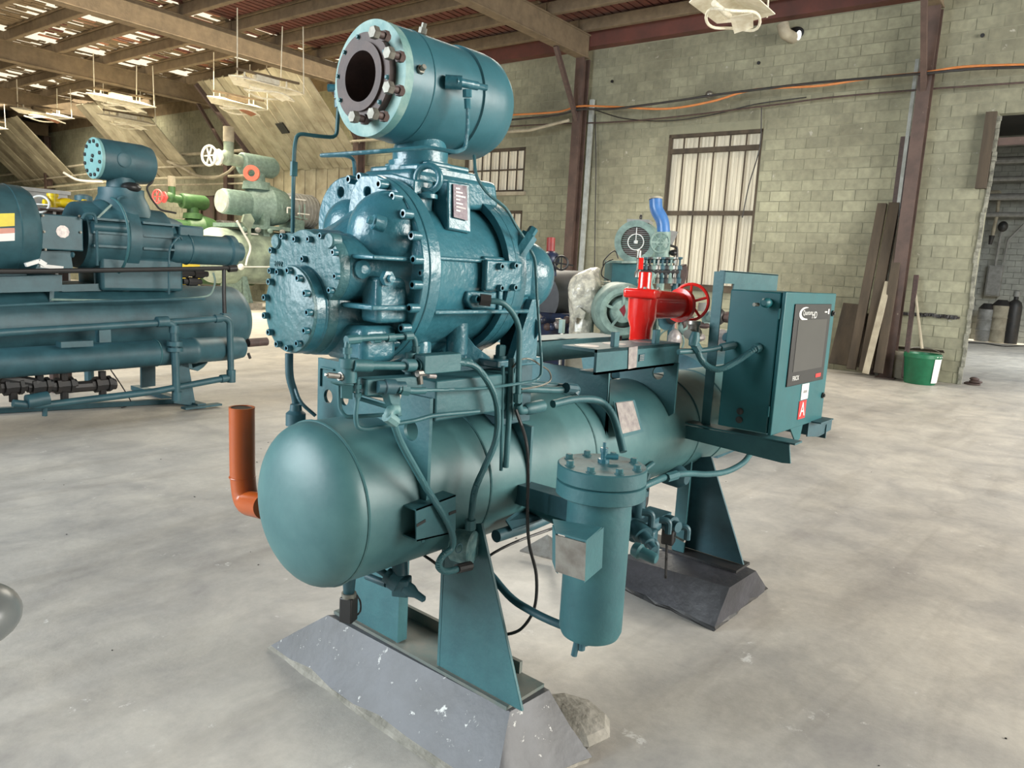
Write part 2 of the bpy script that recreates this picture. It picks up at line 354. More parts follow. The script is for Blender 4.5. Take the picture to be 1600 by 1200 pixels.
near = sorted([c for c in cells if 1.4 < c[0] < 9.4 and c[1]-c[0] > .39 and c[2] > .3], key=lambda c: c[0])[:]
near = [c for c in near if not (c[2] < 1.2 and c[0] > 5)]; near = near[:300]; ns = set(near); big = G()
for lo, hi, z in cells:
    d = random.uniform(-.004, .006)
    if (lo, hi, z) in ns:
        o = bpy.data.objects.new('brick', bl_me); C.objects.link(o); o.parent = wall; o.location = (.010-d*.6, (lo+hi)/2, z)
    else: big.box((WU+.010-d*.6, (lo+hi)/2, z), (.03, hi-lo-.014, .186))
o = part('brickwork', big, BLOCK, wall, smooth=False); o['kind'] = 'stuff'
# ragged door jamb: pale broken edge
g = G(); z = 0
while z < 4.5:
    h = random.uniform(.06, .2); g.box((WU-.0, 1.585+random.uniform(-.012, .012)-.02*math.sin(z*2), z+h/2), (.06, .05+random.uniform(0, .02), h-.004)); z += h
part('jamb_stones', g, mat('broken_jamb', (.30, .30, .25), (.12, .12, .10), rough=.9, scale=12), wall, smooth=False)['kind'] = 'stuff'
g = G().box((WU-.1, 1.68, 4.0), (.1, .16, 1.25)); part('jamb_board', g, WOOD, wall)
# low rendered dado between column and door, with a ledge of grit
g = G(); random.seed(3)
for i in range(40):
    v = 1.75+i*.022; g.box((WU-.05, v, 1.16+random.uniform(0, .03)), (.06, .04, .02+random.uniform(0, .04)), rz=random.uniform(0, 3))
part('rubble_ledge', g, DARK, wall)['kind'] = 'stuff'
# holes and small fixings on the wall
for p in ((15.22, 5.787, 5.888), (15.22, 9.118, 5.871), (15.22, 1.983, 5.894)):
    part('hole', G().cyl(p, (p[0]+.02, p[1], p[2]), .035, n=7), BLACK, wall)
# the parts of the hall behind and beside the camera
HALLW = mat('dull_wall_paint', (.30, .30, .26), (.24, .24, .21), rough=.85)
solo('wall_near', G().span((-8.2, -13.6, 0), (-8, 46, 7.2)), HALLW, kind='structure', hall=True)
solo('wall_side', G().span((-8, -13.8, 0), (WU, -13.6, 7.2)), HALLW, kind='structure', hall=True)
solo('wall_far', G().span((-8, 46, 0), (WU+.3, 46.2, 7.2)), HALLW, kind='structure', hall=True)
# ------------------------------------------------ ceiling deck
# closed bays: rust red ribs; open bays: ribs with gaps that show the sky
BEAMV = [-4.6, 2.7, 9.75, 17.25, 23.9, 31.2, 38.5]
PURL = [5.9, 7.15, 8.4, 9.65, 10.95, 12.2, 13.5, 14.75]
ceil = solo('ceiling', G().span((-8.2, -13.8, 7.26), (15.5, 17.25, 7.30)).span((-8.2, 38, 7.26), (15.5, 46, 7.3)).span((-8.2, 17.3, 7.26), (3.5, 38, 7.3)), DARK, kind='structure', hall=True, org=(8, 8, 7.2))
part('eave_lining', G().span((15.3, 17, 6.6), (15.34, 46, 7.3)), DECKD, ceil)
nb = 0; v = -4; more = G()
while v < 17.2:
    g = G().span((3.5, v, 7.17), (15.3, v+.155, 7.215)); g.span((3.5, v+.155, 7.20), (15.3, v+.20, 7.22))
    if v > 2 and nb < 85: part('roof_board', g, RUST, ceil, smooth=False); nb += 1
    else: more.v += [] ; more.add(g.v, g.f)
    v += .20
part('roof_boards', more, RUST, ceil, smooth=False)['kind'] = 'stuff'
random.seed(11); rest = G(); v = 17.3
while v < 38.4:
    for a, b in zip([3.5]+PURL, PURL+[15.3]):
        if 23.6 < v < 24.2 or 30.9 < v < 31.5: break
        x = a
        while x < b-.02:
            l = min(random.uniform(.15, 1.15), b-x)
            solid = random.random() < (.58 if v < 24 else .72)
            if a > 12 and random.random() < .6: solid = True
            if solid:
                wd = random.uniform(.105, .138); g = G().box((x+l/2, v+.07+random.uniform(-.012, .012), 7.19+random.uniform(-.02, .02)), (l, wd, .025))
                mm = random.choice([RUSTL, DECKD, DECKD, RUST])
                if nb < 300 and l > .45 and 8 < x < 14.7 and v < 24: part('roof_board', g, mm, ceil, smooth=False); nb += 1
                else: rest.add(g.v, g.f)
            x += l
    v += .14
part('roof_boards', rest, DECKD, ceil, smooth=False)['kind'] = 'stuff'
for u in PURL:
    for a, b in zip(BEAMV, BEAMV[1:]):
        if b < 2: continue
        part('purlin', G().span((u-.07, a, 6.86), (u+.07, b, 7.12)), DUST, ceil, bevel=.02)
        if u < 14 and 5 < a+2: part('ledger_strip', G().span((u-.11, a+.2, 7.12), (u+.11, b-.2, 7.165)), DECKD, ceil)
# rust red eave channel above the block wall, with dusty ledge
part('eave_channel', G().span((15.02, 2.8, 6.62), (15.10, 16.9, 7.02)).span((15.1, 2.8, 6.62), (15.3, 16.9, 6.66)), mat('eave_red', (.14, .045, .034), (.09, .035, .028), rough=.6, scale=2), ceil)
part('eave_ledge', G().span((14.78, 2.8, 6.96), (15.02, 16.9, 7.04)), DECKD, ceil)
# main roof beams and wall columns
for i, v in enumerate(BEAMV):
    g = G().span((2.5, v-.13, 6.36), (15.05, v+.13, 6.40)).span((2.5, v-.02, 6.38), (15.05, v+.02, 6.88)).span((2.5, v-.13, 6.84), (15.05, v+.13, 6.88))
    g.span((2.5, v-.11, 6.39), (15.0, v+.11, 6.85))
    b = solo('roof_beam', g, DUST, kind='structure', hall=True, bevel=.015)
    if v > 0:
        col = G().span((14.82, v-.105, 0), (14.85, v+.105, 6.36)).span((15.07, v-.105, 0), (15.10, v+.105, 6.36)).span((14.84, v-.012, 0), (15.08, v+.012, 6.36))
        c = solo('steel_column', col, PRIM, kind='structure', hall=True)
        part('base_plate', G().span((14.74, v-.16, 0), (15.2, v+.16, .02)), PRIM, c)
        part('brace', G().bar((13.85, v, 6.36), (14.86, v, 5.0), .09, .09), PRIM if v < 9 else BROWN, c)
        if i in (1, 2): part('side_conduit', G().span((15.12, v+(.18 if i == 1 else -.24), 0), (15.2, v+(.24 if i == 1 else -.14), 5.6 if i == 1 else 5.5)), mat('grey_channel', (.42, .45, .44), (.3, .32, .3), rough=.6), c)
# flat steel strip standing behind the near column
g = G().span((15.14, 2.62, 0), (15.2, 3.02, 4.3)); solo('trim_1', g, BROWN, kind='structure', hall=True)
# ------------------------------------------------ windows
def sheet_window(n, v0, v1, z0, z1, bars, posts, mul):
    f = G().span((WU+.0, v0, z1-.07), (WU+.10, v1, z1)).span((WU, v0, z0), (WU+.10, v1, z0+.05)).span((WU, v0, z0), (WU+.1, v0+.05, z1)).span((WU, v1-.05, z0), (WU+.1, v1, z1))
    w_ = solo('window_%d' % n, f, WOOD, kind='structure', hall=True)
    for zb, th in bars: part('transom', G().span((WU+.01, v0, zb-th/2), (WU+.09, v1, zb+th/2)), WOOD, w_)
    for i in range(1, mul): vv = v0+(v1-v0)*i/mul; part('mullion', G().span((WU+.03, vv-.014, z0), (WU+.06, vv+.014, z1)), WOOD, w_)
    for i in range(posts):
        a = v0+(v1-v0)*i/posts; b = v0+(v1-v0)*(i+1)/posts; g = G()
        for k in range(8): aa = a+(b-a)*k/8; g.span((WU+.13+(.015 if k % 2 else 0), aa, z0), (WU+.14+(.015 if k % 2 else 0), a+(b-a)*(k+1)/8, z1))
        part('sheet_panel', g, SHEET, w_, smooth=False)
    part('window_sill', G().span((WU-.07, v0-.08, z0-.09), (WU+.02, v1+.08, z0-.0)), WOODL if n > 1 else WOOD, w_)
sheet_window(1, 5.57, 7.62, 1.43, 4.63, [(4.28, .10), (2.98, .09)], 6, 6)
sheet_window(2, 11.47, 13.45, 3.5, 4.58, [(4.05, .03)], 5, 7)
sheet_window(3, 11.47, 13.45, 1.5, 3.04, [(2.3, .03)], 5, 7)
# white ribbed sheeting low on the far wall, brown door beyond
g = G()
k = 0; v = 16.9
wl = solo('wall_left', G().span((WU+.16, 16.9, 1.9), (WU+.2, 22.4, 4.35)), DECKD, kind='structure', hall=True)
while v < 22.35:
    part('sheet_panel', G().span((WU+.02+(k % 2)*.03, v, 1.9), (WU+.05+(k % 2)*.03, v+.27, 4.35)), CORR, wl, smooth=False); v += .275; k += 1
dr = solo('door_2', G().span((WU+.05, 24.3, 0), (WU+.1, 26.3, 3.6)), PRIM, kind='structure', hall=True)
for vv in (24.3, 25.3, 26.2): part('door_frame', G().span((WU-.02, vv, 0), (WU+.06, vv+.1, 3.6)), WOOD, dr)
# sloping sheets between beam and wall
def slope(v0, v1, n, miss=(), m=CORR):
    for i in range(n):
        if i in miss: continue
        a = v0+(v1-v0)*i/n; b = v0+(v1-v0)*(i+1)/n-.03; dz = random.uniform(-.03, .03)
        g = G().prism([(12.9, a, 6.65+dz), (12.9, b, 6.65+dz), (15.25, b, 4.32+dz), (15.25, a, 4.32+dz)], (.02, 0, .02))
        g.bar((12.9, a+.04, 6.68+dz), (15.25, a+.04, 4.35+dz), .05, .04, up=(0, 1, 0))
        part('sloping_sheet', g, random.choice([CORR, CORR, CORRD]), ceil, smooth=False)
slope(10.6+6.75, 22.3, 14, miss=()); slope(26.4, 30.6, 8); slope(36, 42, 10)
part('rafter_bar', G().bar((12.9, 22.35, 6.6), (15.25, 22.35, 4.3), .10, .12), BROWN, ceil)
part('shade_sheet', G().span((15.31, 22.4, 4.35), (15.36, 26.3, 6.6)).span((15.31, 33.7, 4.3), (15.36, 36, 6.6)), BLACK, ceil)  # black sheets stand in for shade where sloping sheets are missing
for a in (19.6,): part('patch_hole', G().prism([(14.05, a, 5.50), (14.05, a+.35, 5.50), (14.3, a+.35, 5.25), (14.3, a, 5.25)], (-.03, 0, -.02)), BLACK, ceil)
# pipes and cables along the far wall
pr = random.Random(5)
for i, (z, r, m) in enumerate([(4.95, .05, WOODL), (4.55, .04, WOODL), (4.15, .05, CORR), (3.9, .03, WOODL)]):
    g = G().tube([(14.9, 17.2 if i == 0 else 21.5, z), (14.9, 30, z+.1), (14.9, 44, z-.15)], r, 8); part('wall_pipe', g, m, wall)
g = G().tube([(14.75, 17.3, 4.95), (14.75, 11, 4.85), (14.75, 9.9, 5.0)], .035, 8); part('wall_pipe', g, WOODL, wall)
part('wall_hose', G().curve([(14.7, 27.43, 4.791), (14.7, 26.42, 4.528), (14.7, 25.36, 4.206), (14.7, 24.35, 4.113), (14.7, 23.57, 4.259), (14.7, 23.08, 4.493)], .05, 8), WOODL, wall)
part('wall_hose', G().curve([(14.6, 35.93, 4.634), (14.6, 34.83, 4.335), (14.6, 33.81, 4.23), (14.6, 32.38, 4.169)], .05, 8), LBLW, wall)
# room beyond the doorway
g = G().span((31.2, -12, 0), (31.4, 9, 7)); bw_ = solo('wall_back', g, mat('pale_blockwork', (.36, .37, .34), (.26, .27, .25), rough=.8, scale=3), kind='structure', hall=True)
g = G(); r = 0
for r in range(33):
    v = -8.9+(.2 if r % 2 else 0)
    while v < 8.0: g.box((31.18, v+.2, r*.2+.1), (.04, .388, .188)); v += .4
part('brickwork', g, bw_.data.materials[0], bw_, smooth=False)['kind'] = 'stuff'
solo('ceiling_back', G().span((15.6, -12, 7), (31.4, 9, 7.1)), DARK, kind='structure', hall=True)
solo('wall_back_side', G().span((15.6, 8.9, 0), (31.4, 9.1, 7)), mat('pale_render', (.34, .35, .32), (.27, .28, .25), rough=.85), kind='structure', hall=True)
for k in range(4): part('ceiling_pipe', G().cyl((30.5-k*.3, -10, 4.3+k*.55), (30.5-k*.3, 8, 4.3+k*.55), .08+.03*(k % 2), n=10), GREY, bw_)
tz = G().span((WU+.02, -1.6, 4.1), (WU+.14, 1.58, 4.22)); solo('door_1', tz, PRIM, kind='structure', hall=True)
# things beyond the doorway
t = thing('electrical_cabinet', (31, 1.6, 2), 'tall grey electrical cabinet on the pale block wall beyond the doorway', 'cabinet', hall=True)
a = (30.9, 2.855, 1.553); b = (30.9, 2.408, 2.612)
part('body', G().span((30.9, b[1], a[2]), (31.15, a[1], b[2])), GREY, t, bevel=.01)
part('door', G().span((30.86, b[1]+.04, a[2]+.04), (30.9, a[1]-.04, b[2]-.04)), GREY, t, bevel=.006)
part('conduit', G().tube([(30.9, 2.65, 2.602), (30.9, 2.637, 3.365), (30.9, 2.609, 3.863)], .04), GREY, t)
part('conduit', G().tube([(30.9, 2.422, 2.72), (30.9, 2.392, 3.479), (30.9, 2.008, 4.019)], .03), GREY, t)
part('bracket_light', G().ell((30.7, 2.582, 3.913), (.15, .15, .18)), DARK, t)
t = thing('drop_pipe', (30.6, 2.866, 3.45), 'thin pipe hanging down in the room beyond the doorway, left of the grey cabinet', 'pipe', hall=True)
part('pipe', G().tube([(30.6, 3.131, 5.058), (30.6, 2.816, 5.052), (30.6, 2.792, 4.309), (30.6, 2.848, 3.45)], .055), WOODL, t)
part('nozzle', G().cyl((30.6, 2.849, 3.601), (30.6, 2.865, 3.299), .09, .05), DARK, t)
for (px, m_, lab, r_, h_) in (((30.3, 2.64, 0.315), GREY, 'small grey barrel beyond the doorway, just under the cabinet', .25, 1.1), ((30.3, 2.231, 0.332), WOODL, 'pale brown barrel beyond the doorway, beside the dark gas bottle', .27, 1.25)):
    t = thing('barrel', (30.3, px[1], 0), lab, 'barrel', hall=True); q = V((30.3, px[1], 0))
    part('body', G().lathe(q, (0, 0, 1), [(0, r_), (.02, r_*1.05), (h_*.33, r_), (h_*.35, r_*1.06), (h_*.37, r_), (h_*.66, r_), (h_*.68, r_*1.06), (h_*.7, r_), (h_-.02, r_*1.04), (h_, r_)], 20), m_, t)
    part('lid', G().lathe(q+V((0, 0, h_)), (0, 0, 1), [(0, r_), (.03, r_*1.03), (.2, r_*.5)], 20), DARK, t)
q = V((30.3, 1.863, 0.323)); q.z = 0
t = thing('gas_bottle', q, 'tall dark gas bottle standing beyond the doorway', 'gas bottle', hall=True)
part('body', G().lathe(q, (0, 0, 1), [(0, .22), (1.25, .22), (1.40, .17), (1.48, .07), (1.60, .07)], 18), DARK, t)
part('cap', G().lathe(q+V((0, 0, 1.58)), (0, 0, 1), [(0, .10), (.18, .10), (.22, .04)], 14), GREY, t)
solo('floor_cable', G().curve([(28.3, 2.989, 0.015), (28.72, 2.401, 0.015), (28.23, 1.837, 0.015), (29.59, 1.405, 0.015)], .018, 6), BLACK, 'black cable lying across the floor beyond the doorway', 'cable', hall=True)
# ------------------------------------------------ cables on the wall, vent pipe
def cab(pts, r, m, lab, grp=None): solo('wall_cable', G().curve(pts, r, 7), m, lab, 'cable', grp, hall=True)
cab([(14.78, 11.73, 5.253), (14.78, 10.26, 5.214), (14.76, 9.646, 5.287), (14.78, 8.743, 5.203), (14.8, 7.517, 5.069), (14.8, 6.537, 5.127), (14.8, 5.89, 5.252), (14.8, 5.389, 5.276), (14.8, 4.437, 5.23), (14.8, 3.566, 5.276), (14.72, 2.739, 5.256), (14.8, 2.187, 5.307), (14.8, 1.642, 5.276), (14.8, 1.121, 5.227)], .022, ORC, 'orange cable strung along the block wall between the columns')
cab([(14.76, 11.7, 5.128), (14.76, 10.24, 5.138), (14.74, 9.611, 5.211), (14.76, 8.728, 5.158), (14.78, 7.232, 5.207), (14.78, 6.406, 5.246), (14.78, 4.783, 5.283), (14.78, 3.457, 5.271), (14.7, 2.734, 5.241), (14.78, 1.994, 5.251), (14.78, 1.115, 5.193)], .024, DARK, 'thick dark cable strung just beside the orange cable')
cab([(15.1, 12.21, 5.072), (15.1, 10.65, 5.027), (15.1, 8.263, 4.945), (15.1, 5.463, 5.023), (15.1, 4.27, 5.074), (15.1, 2.775, 5.07), (15.1, 1.281, 5.039)], .016, BROWN, 'thin brown conduit along the block wall below the orange cable')
cab([(15.15, 9.46, 5.264), (15.15, 8.695, 5.026), (15.15, 7.672, 4.899), (15.15, 6.665, 4.942), (15.15, 5.742, 5.08), (15.15, 4.756, 5.127)], .012, DARK, 'thin sagging dark wire looping above the tall window')
cab([(15.15, 9.451, 5.151), (15.15, 9.339, 4.014), (15.15, 9.261, 2.863), (15.15, 9.181, 1.694)], .012, DARK, 'thin wire hanging straight down beside the far brown column')
cab([(15.15, 5.606, 5.009), (15.2, 5.582, 4.257), (15.2, 5.725, 3.513), (15.2, 5.792, 2.878)], .012, DARK, 'thin wire hanging down across the tall window')
a = V((14.9, 5.268, 6.445)); b = V((14.9, 5.214, 6.277)); c = V((15.3, 5.169, 6.284))
t = thing('vent_pipe', c, 'bent pale vent pipe going out through the block wall under the eave', 'pipe', hall=True)
part('pipe', G().tube([a, b, c], .11, 14, bend=.12), WOODL, t); part('wall_hole', G().ell((15.26, 5.129, 6.361), (.01, .16, .12)), BLACK, t)
part('daylight_gap', G().ell((15.24, 5.057, 6.311), (.008, .05, .09)), mat('sky_through_hole', (.9, .9, .9), (.9, .9, .9), emit=(1, 1, .97), es=1.0), t)
t = thing('wall_lamp', (15.1, 6.711, 5.34), 'tiny round lamp on the block wall above the orange cable', 'lamp', hall=True); part('globe', G().ell((15.1, 6.711, 5.34), (.08, .08, .08)), STEEL, t); part('arm', G().cyl((15.1, 6.711, 5.34), (15.28, 6.902, 5.369), .015), STEEL, t)
# ------------------------------------------------ timbers leaning on the wall, bucket, box
def plank(lab, b0, b1, w_, th, m, ub, ut):
    p0 = V(b0); p1 = V(b1); solo('timber_plank', G().bar(p0, p1, w_, th, up=(1, 0, 0)), m, lab, 'plank', 'planks leaning on the block wall', hall=True, bevel=.008)
plank('leftmost long dark plank leaning on the block wall', (14.55, 3.227, 0.118), (15.12, 3.174, 3.131), .16, .07, WOOD, 0, 0)
plank('second long dark plank from the left, top beside the first', (14.5, 2.998, 0.115), (15.15, 2.979, 3.144), .18, .07, WOOD, 0, 0)
plank('third dark plank, shorter, just left of the near column', (14.5, 2.763, 0.11), (15, 2.773, 2.871), .15, .07, WOOD, 0, 0)
plank('narrow pale scuffed board low among the dark planks', (14.35, 2.94, 0.088), (14.8, 2.848, 1.732), .11, .04, WOODL, 0, 0)
plank('thin dark board leaning right of the near column', (14.6, 2.363, 0.074), (15.1, 2.462, 1.872), .08, .05, BROWN, 0, 0)
plank('short squat dark board at the far left of the plank stack', (14.75, 3.469, 0.157), (15.1, 3.424, 1.289), .42, .04, WOOD, 0, 0)
plank('short broad dark board standing behind the second plank', (14.95, 3.154, 0.133), (15.15, 3.149, 1.131), .42, .04, WOOD, 0, 0)
q = V((14.65, 2.119, 0))
t = thing('bucket', q, 'green bucket with a white label standing on the floor by the column', 'bucket', hall=True)
part('body', G().lathe(q, (0, 0, 1), [(0, .235), (.02, .25), (.44, .285), (.46, .30), (.52, .30), (.53, .29), (.53, .27), (.40, .26)], 28), BUCK, t)
lb = G(); ax = V((-1, -.95, 0)).normalized()
for k in range(6):
    a0 = math.atan2(ax.y, ax.x)+.1+k*.13; a1 = a0+.13
    f = lambda a_, z_: q+V((math.cos(a_)*(.262+.033*z_/.44), math.sin(a_)*(.262+.033*z_/.44), z_))
    lb.add([f(a0, .04), f(a1, .04), f(a1, .5), f(a0, .5)], [(0, 1, 2, 3)])
part('label', lb, LBLW, t)
part('handle', G().torus(q+V((0, 0, .50)), (-.4, -.1, 1), .30, .008, n=24, a0=0, a1=PI), STEEL, t)
q = V((15.34, 2.102, 0))-V((.35, .1, 0)); 
t = thing('cardboard_box', q, 'low worn brown box with open flaps behind the green bucket', 'box', hall=True)
part('body', G().span(q+V((-.05, .35, 0)), q+V((.2, .8, .5))), WOODL, t, bevel=.01); part('flap', G().bar(q+V((.1, .25, .58)), q+V((.35, .25, .52)), .75, .015), WOOD, t)
solo('broom_handle', G().cyl((14.5, 2.122, 0.616), (15.15, 2.497, 1.757), .022, n=10), WOODL, 'pale broom handle leaning on the wall above the green bucket', 'broom', hall=True)
for i, (x, y) in enumerate(((1509, 602), (1511, 575))):
    pass
t = thing('rag_heap', (15.51, 1.474, 0), 'small dark heap of rag at the foot of the door jamb', 'rag', hall=True); q = V((15.51, 1.474, 0))
rg = G(); [rg.ell(q+V((-.06+random.uniform(-.03, .03), random.uniform(-.1, .04)-.03*k, .02+.045*k)), (.09-.012*k, .14-.03*k, .035), 10, 7) for k in range(3)]; part('cloth', rg, BROWN, t)
# small litter on the floor
for (x, y) in ((395, 967), (1205, 907), (500, 912), (400, 790), (327, 792)):
    pass
# ================================================================ CONCRETE PADS
def pad(name, top, bot, m, lab, seed, em=None):
    rr = random.Random(seed); n = 9
    def dens(P):
        o = []
        for i in range(len(P)):
            a, b = V(P[i]), V(P[(i+1) % len(P)])
            for k in range(n): o.append(a.lerp(b, k/n))
        return o
    T, B_ = dens(top), dens(bot); t = thing(name, (sum(p[0] for p in bot)/len(bot), sum(p[1] for p in bot)/len(bot), 0), lab, 'concrete pad')
    N = len(T); cen = sum(B_, V())/N; g = G(); ring = []
    M_ = [T[i].lerp(B_[i], .92)+V((rr.uniform(-.012, .012), rr.uniform(-.012, .012), rr.uniform(0, .012))) for i in range(N)]
    MM = [T[i].lerp(B_[i], .5)+V((0, 0, rr.uniform(-.004, .004))) for i in range(N)]
    vs = T+MM+M_; fs = [tuple(range(N))]
    for j in (0, 1):
        for i in range(N): i2 = (i+1) % N; fs.append((j*N+i, j*N+i2, (j+1)*N+i2, (j+1)*N+i))
    g.add(vs, fs); part('painted_slab', g, m, t)
    e = G(); E0 = M_; E1 = [V((p.x+(p.x-cen.x)*rr.uniform(-.03, .035), p.y+(p.y-cen.y)*rr.uniform(-.03, .03), .0)) for p in B_]
    E2 = [a.lerp(b, .5)+V((rr.uniform(-.012, .012), rr.uniform(-.012, .012), 0)) for a, b in zip(E0, E1)]
    fs = []
    for j in (0, 1):
        for i in range(N): i2 = (i+1) % N; fs.append((j*N+i, j*N+i2, (j+1)*N+i2, (j+1)*N+i))
    e.add(E0+E2+E1, fs); part('broken_edge', e, em or EDGE, t, smooth=False)
    return t
PAD1 = pad('concrete_pad', [(1.68, 2.325, 0.2), (1.708, 1.387, 0.2), (1.898, 1.377, 0.2), (1.939, 2.131, 0.2)],
    [(1.567, 2.586, 0), (1.54, 1.30, 0), (1.92, 1.20, 0), (2.15, 2.50, 0)], PADL, 'large sloped grey-painted concrete pad with broken edges under the near support', 4)
part('offcut_edge', G().ell((2.0, 1.36, .05), (.14, .16, .05), 9, 6), EDGE, PAD1, smooth=False)
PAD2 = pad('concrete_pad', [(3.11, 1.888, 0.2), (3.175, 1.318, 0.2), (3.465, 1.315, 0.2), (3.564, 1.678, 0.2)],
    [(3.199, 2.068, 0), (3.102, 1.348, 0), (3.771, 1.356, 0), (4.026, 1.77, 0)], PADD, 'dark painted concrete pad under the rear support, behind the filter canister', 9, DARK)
part('lit_pad_end', G().prism([(3.111, 2.524, 0.03), (3.172, 2.343, 0.02), (2.842, 1.937, 0.25), (3.227, 2.426, 0.12)], (0, 0, .01)), STEEL, PAD2)  # pale sheet stands in for the lit left end of this pad
# ================================================================ MAIN COMPRESSOR PACKAGE  (X along the vessel, Y to the left, near side = small Y)
YC = 1.85; CZ = 1.57
P = thing('screw_compressor_package', (1.85, 1.85, .2), 'large teal screw compressor on a long round-ended vessel, nearest machine in the hall', 'compressor')
# vessel
prof = []; R0 = .252; ZV = .863
for k in range(13): a = PI/2*k/12; prof.append((.115*(1-math.cos(a)), R0*math.sin(a) if k else .001))
prof2 = [(4.16-1.165+.115*math.sin(PI/2*k/12), max(.001, R0*math.cos(PI/2*k/12))) for k in range(13)]
vess = part('vessel', G().lathe((1.165, YC, ZV), (1, 0, 0), prof+prof2, 72), VESS, P)
for x in (1.29, 1.80, 2.42, 3.30, 3.62): part('weld_seam', G().torus((x, YC, ZV), (1, 0, 0), R0, .005, 48, 6), VESS, vess)
# near support legs on a base plate
bp = G().span((1.705, 1.40, .198), (1.90, 2.32, .212)); base = part('base_plate', bp, DULL, P)
part('back_angle', G().span((1.885, 1.5, .21), (1.90, 2.30, .255)), DULL, P)
XL = 1.715
def leg(pts, x, th, web=None, nm='leg', label=None):
    l = part(nm, G().prism([(x, p[0], p[1]) for p in pts], (th, 0, 0)), TEAL, P, bevel=.002)
    if web: part('web', G().prism(web, (0, .012, 0)), TEAL, l)
    return l
leg([(1.345, .216), (1.56, .78), (1.72, .72), (1.722, .216)], XL, .012, [(XL, 1.722, .216), (XL+.04, 1.722, .216), (XL+.04, 1.722, .7), (XL, 1.722, .72)])
leg([(1.955, .216), (1.955, .66), (2.14, .72), (2.30, .216)], XL, .012, [(XL, 1.945, .216), (XL+.045, 1.945, .216), (XL+.045, 1.945, .66), (XL, 1.945, .68)])
# rear support
rear = part('base_plate', G().span((3.36, 1.37, .2), (3.52, 2.32, .212)), DARK, P)
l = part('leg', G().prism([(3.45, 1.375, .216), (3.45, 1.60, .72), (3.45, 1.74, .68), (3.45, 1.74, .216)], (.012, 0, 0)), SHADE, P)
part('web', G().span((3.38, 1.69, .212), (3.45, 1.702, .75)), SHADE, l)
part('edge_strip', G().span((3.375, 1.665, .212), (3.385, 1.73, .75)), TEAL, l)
l = part('leg', G().prism([(3.45, 1.98, .216), (3.45, 1.98, .68), (3.45, 2.1, .72), (3.45, 2.30, .216)], (.012, 0, 0)), TEAL, P)
# front saddle plate with holes
XS = 1.485
def saddle(x, zt, y0, y1, m=TEAL, holes=True, nm='saddle_plate', low=.90, notch=False):
    A = []
    for k in range(19):
        a = math.radians(-18+216*k/18); A.append((x, YC+(R0-.004)*math.cos(a), ZV+(R0-.004)*math.sin(a)))
    poly = ([(x, 1.70, zt-.055), (x, 1.715, 1.165), (x, 1.95, 1.172), (x, 1.97, zt)] if notch else [])+[(x, y1, zt), (x, y1, ZV+.08), (x, YC+.262, ZV-.09)]+A[::1]+[(x, YC-.262, ZV-.10), (x, y0, ZV+.06), (x, y0, zt-.055 if notch else zt)]
    # A goes from +Y side over the top to -Y side
    h = []
    if holes: h = [circ((x, 2.075, 1.140), .024), circ((x, 1.985, 1.145), .022), circ((x, 1.655, 1.10), .032)]
    return part(nm, G().plate(poly, (.012, 0, 0), h), m, P)
S1 = saddle(XS, 1.265, 1.575, 2.135, notch=True)
part('edge_bead', G().tube([(XS-.004, 2.115, 1.17), (XS-.004, 2.115, 1.235), (XS-.004, 2.04, 1.235)], .004, 6, bend=.01), TEAL, S1)
# deck rails under the compressor
part('deck_rail', G().span((1.50, 1.568, 1.14), (1.86, 1.69, 1.262)), TEAL, P, bevel=.006)
part('deck_rail', G().span((1.50, 2.01, 1.165), (1.90, 2.12, 1.262)), TEAL, P, bevel=.006)
part('cross_beam', G().span((1.861, 1.575, 1.10), (1.885, 2.122, 1.275)), TEAL, P, bevel=.002)
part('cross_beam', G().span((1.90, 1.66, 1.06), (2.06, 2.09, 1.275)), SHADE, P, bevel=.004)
S3 = saddle(1.985, 1.06, 1.59, 2.11, holes=False)
# ------------------------------------------------ compressor castings
def star(circles, c, n=72):
    o = []
    for i in range(n):
        a = 2*PI*i/n; d = (math.cos(a), math.sin(a)); best = .02
        for (y, z, r) in circles:
            oy, oz = c[0]-y, c[1]-z; b = oy*d[0]+oz*d[1]; q = b*b-(oy*oy+oz*oz-r*r)
            if q > 0: best = max(best, -b+math.sqrt(q))
        o.append((c[0]+d[0]*best, c[1]+d[1]*best))
    return o
OUT = [(YC-.082, 1.572, .098), (YC+.082, 1.572, .098), (YC, 1.452, .132), (YC, 1.55, .13)]
cc = (YC, 1.52)
def loft(secs, nm, m, parent, smooth=True, ang=35):
    g = G(); n = len(secs[0][1]); vs = []; fs = []
    for x, s in secs: vs += [(x, p[0], p[1]) for p in s]
    for j in range(len(secs)-1):
        for i in range(n): i2 = (i+1) % n; fs.append((j*n+i, j*n+i2, (j+1)*n+i2, (j+1)*n+i))
    fs.append(tuple(reversed(range(n)))); fs.append(tuple((len(secs)-1)*n+i for i in range(n)))
    g.add(vs, fs); return part(nm, g, m, parent)
def grow(s, k, dz=0): return [(cc[0]+(p[0]-cc[0])*k, cc[1]+(p[1]-cc[1])*k+dz) for p in s]
O1 = star(OUT, cc)
def blend(a, b, t): return [(p[0]*(1-t)+q[0]*t, p[1]*(1-t)+q[1]*t) for p, q in zip(a, b)]
CIR = star([(YC, 1.515, .215), (YC-.03, 1.55, .22), (YC-.09, 1.60, .165)], cc)
casing = loft([(1.262, grow(O1, .985)), (1.266, O1), (1.335, grow(O1, 1.02)), (1.37, blend(grow(O1, 1.04), CIR, .3)), (1.425, blend(O1, CIR, .85))], 'inlet_casing', CAST, P)
plate_ = loft([(1.232, grow(O1, .965)), (1.238, grow(O1, .985)), (1.262, grow(O1, .985))], 'end_cover', COVER, P)
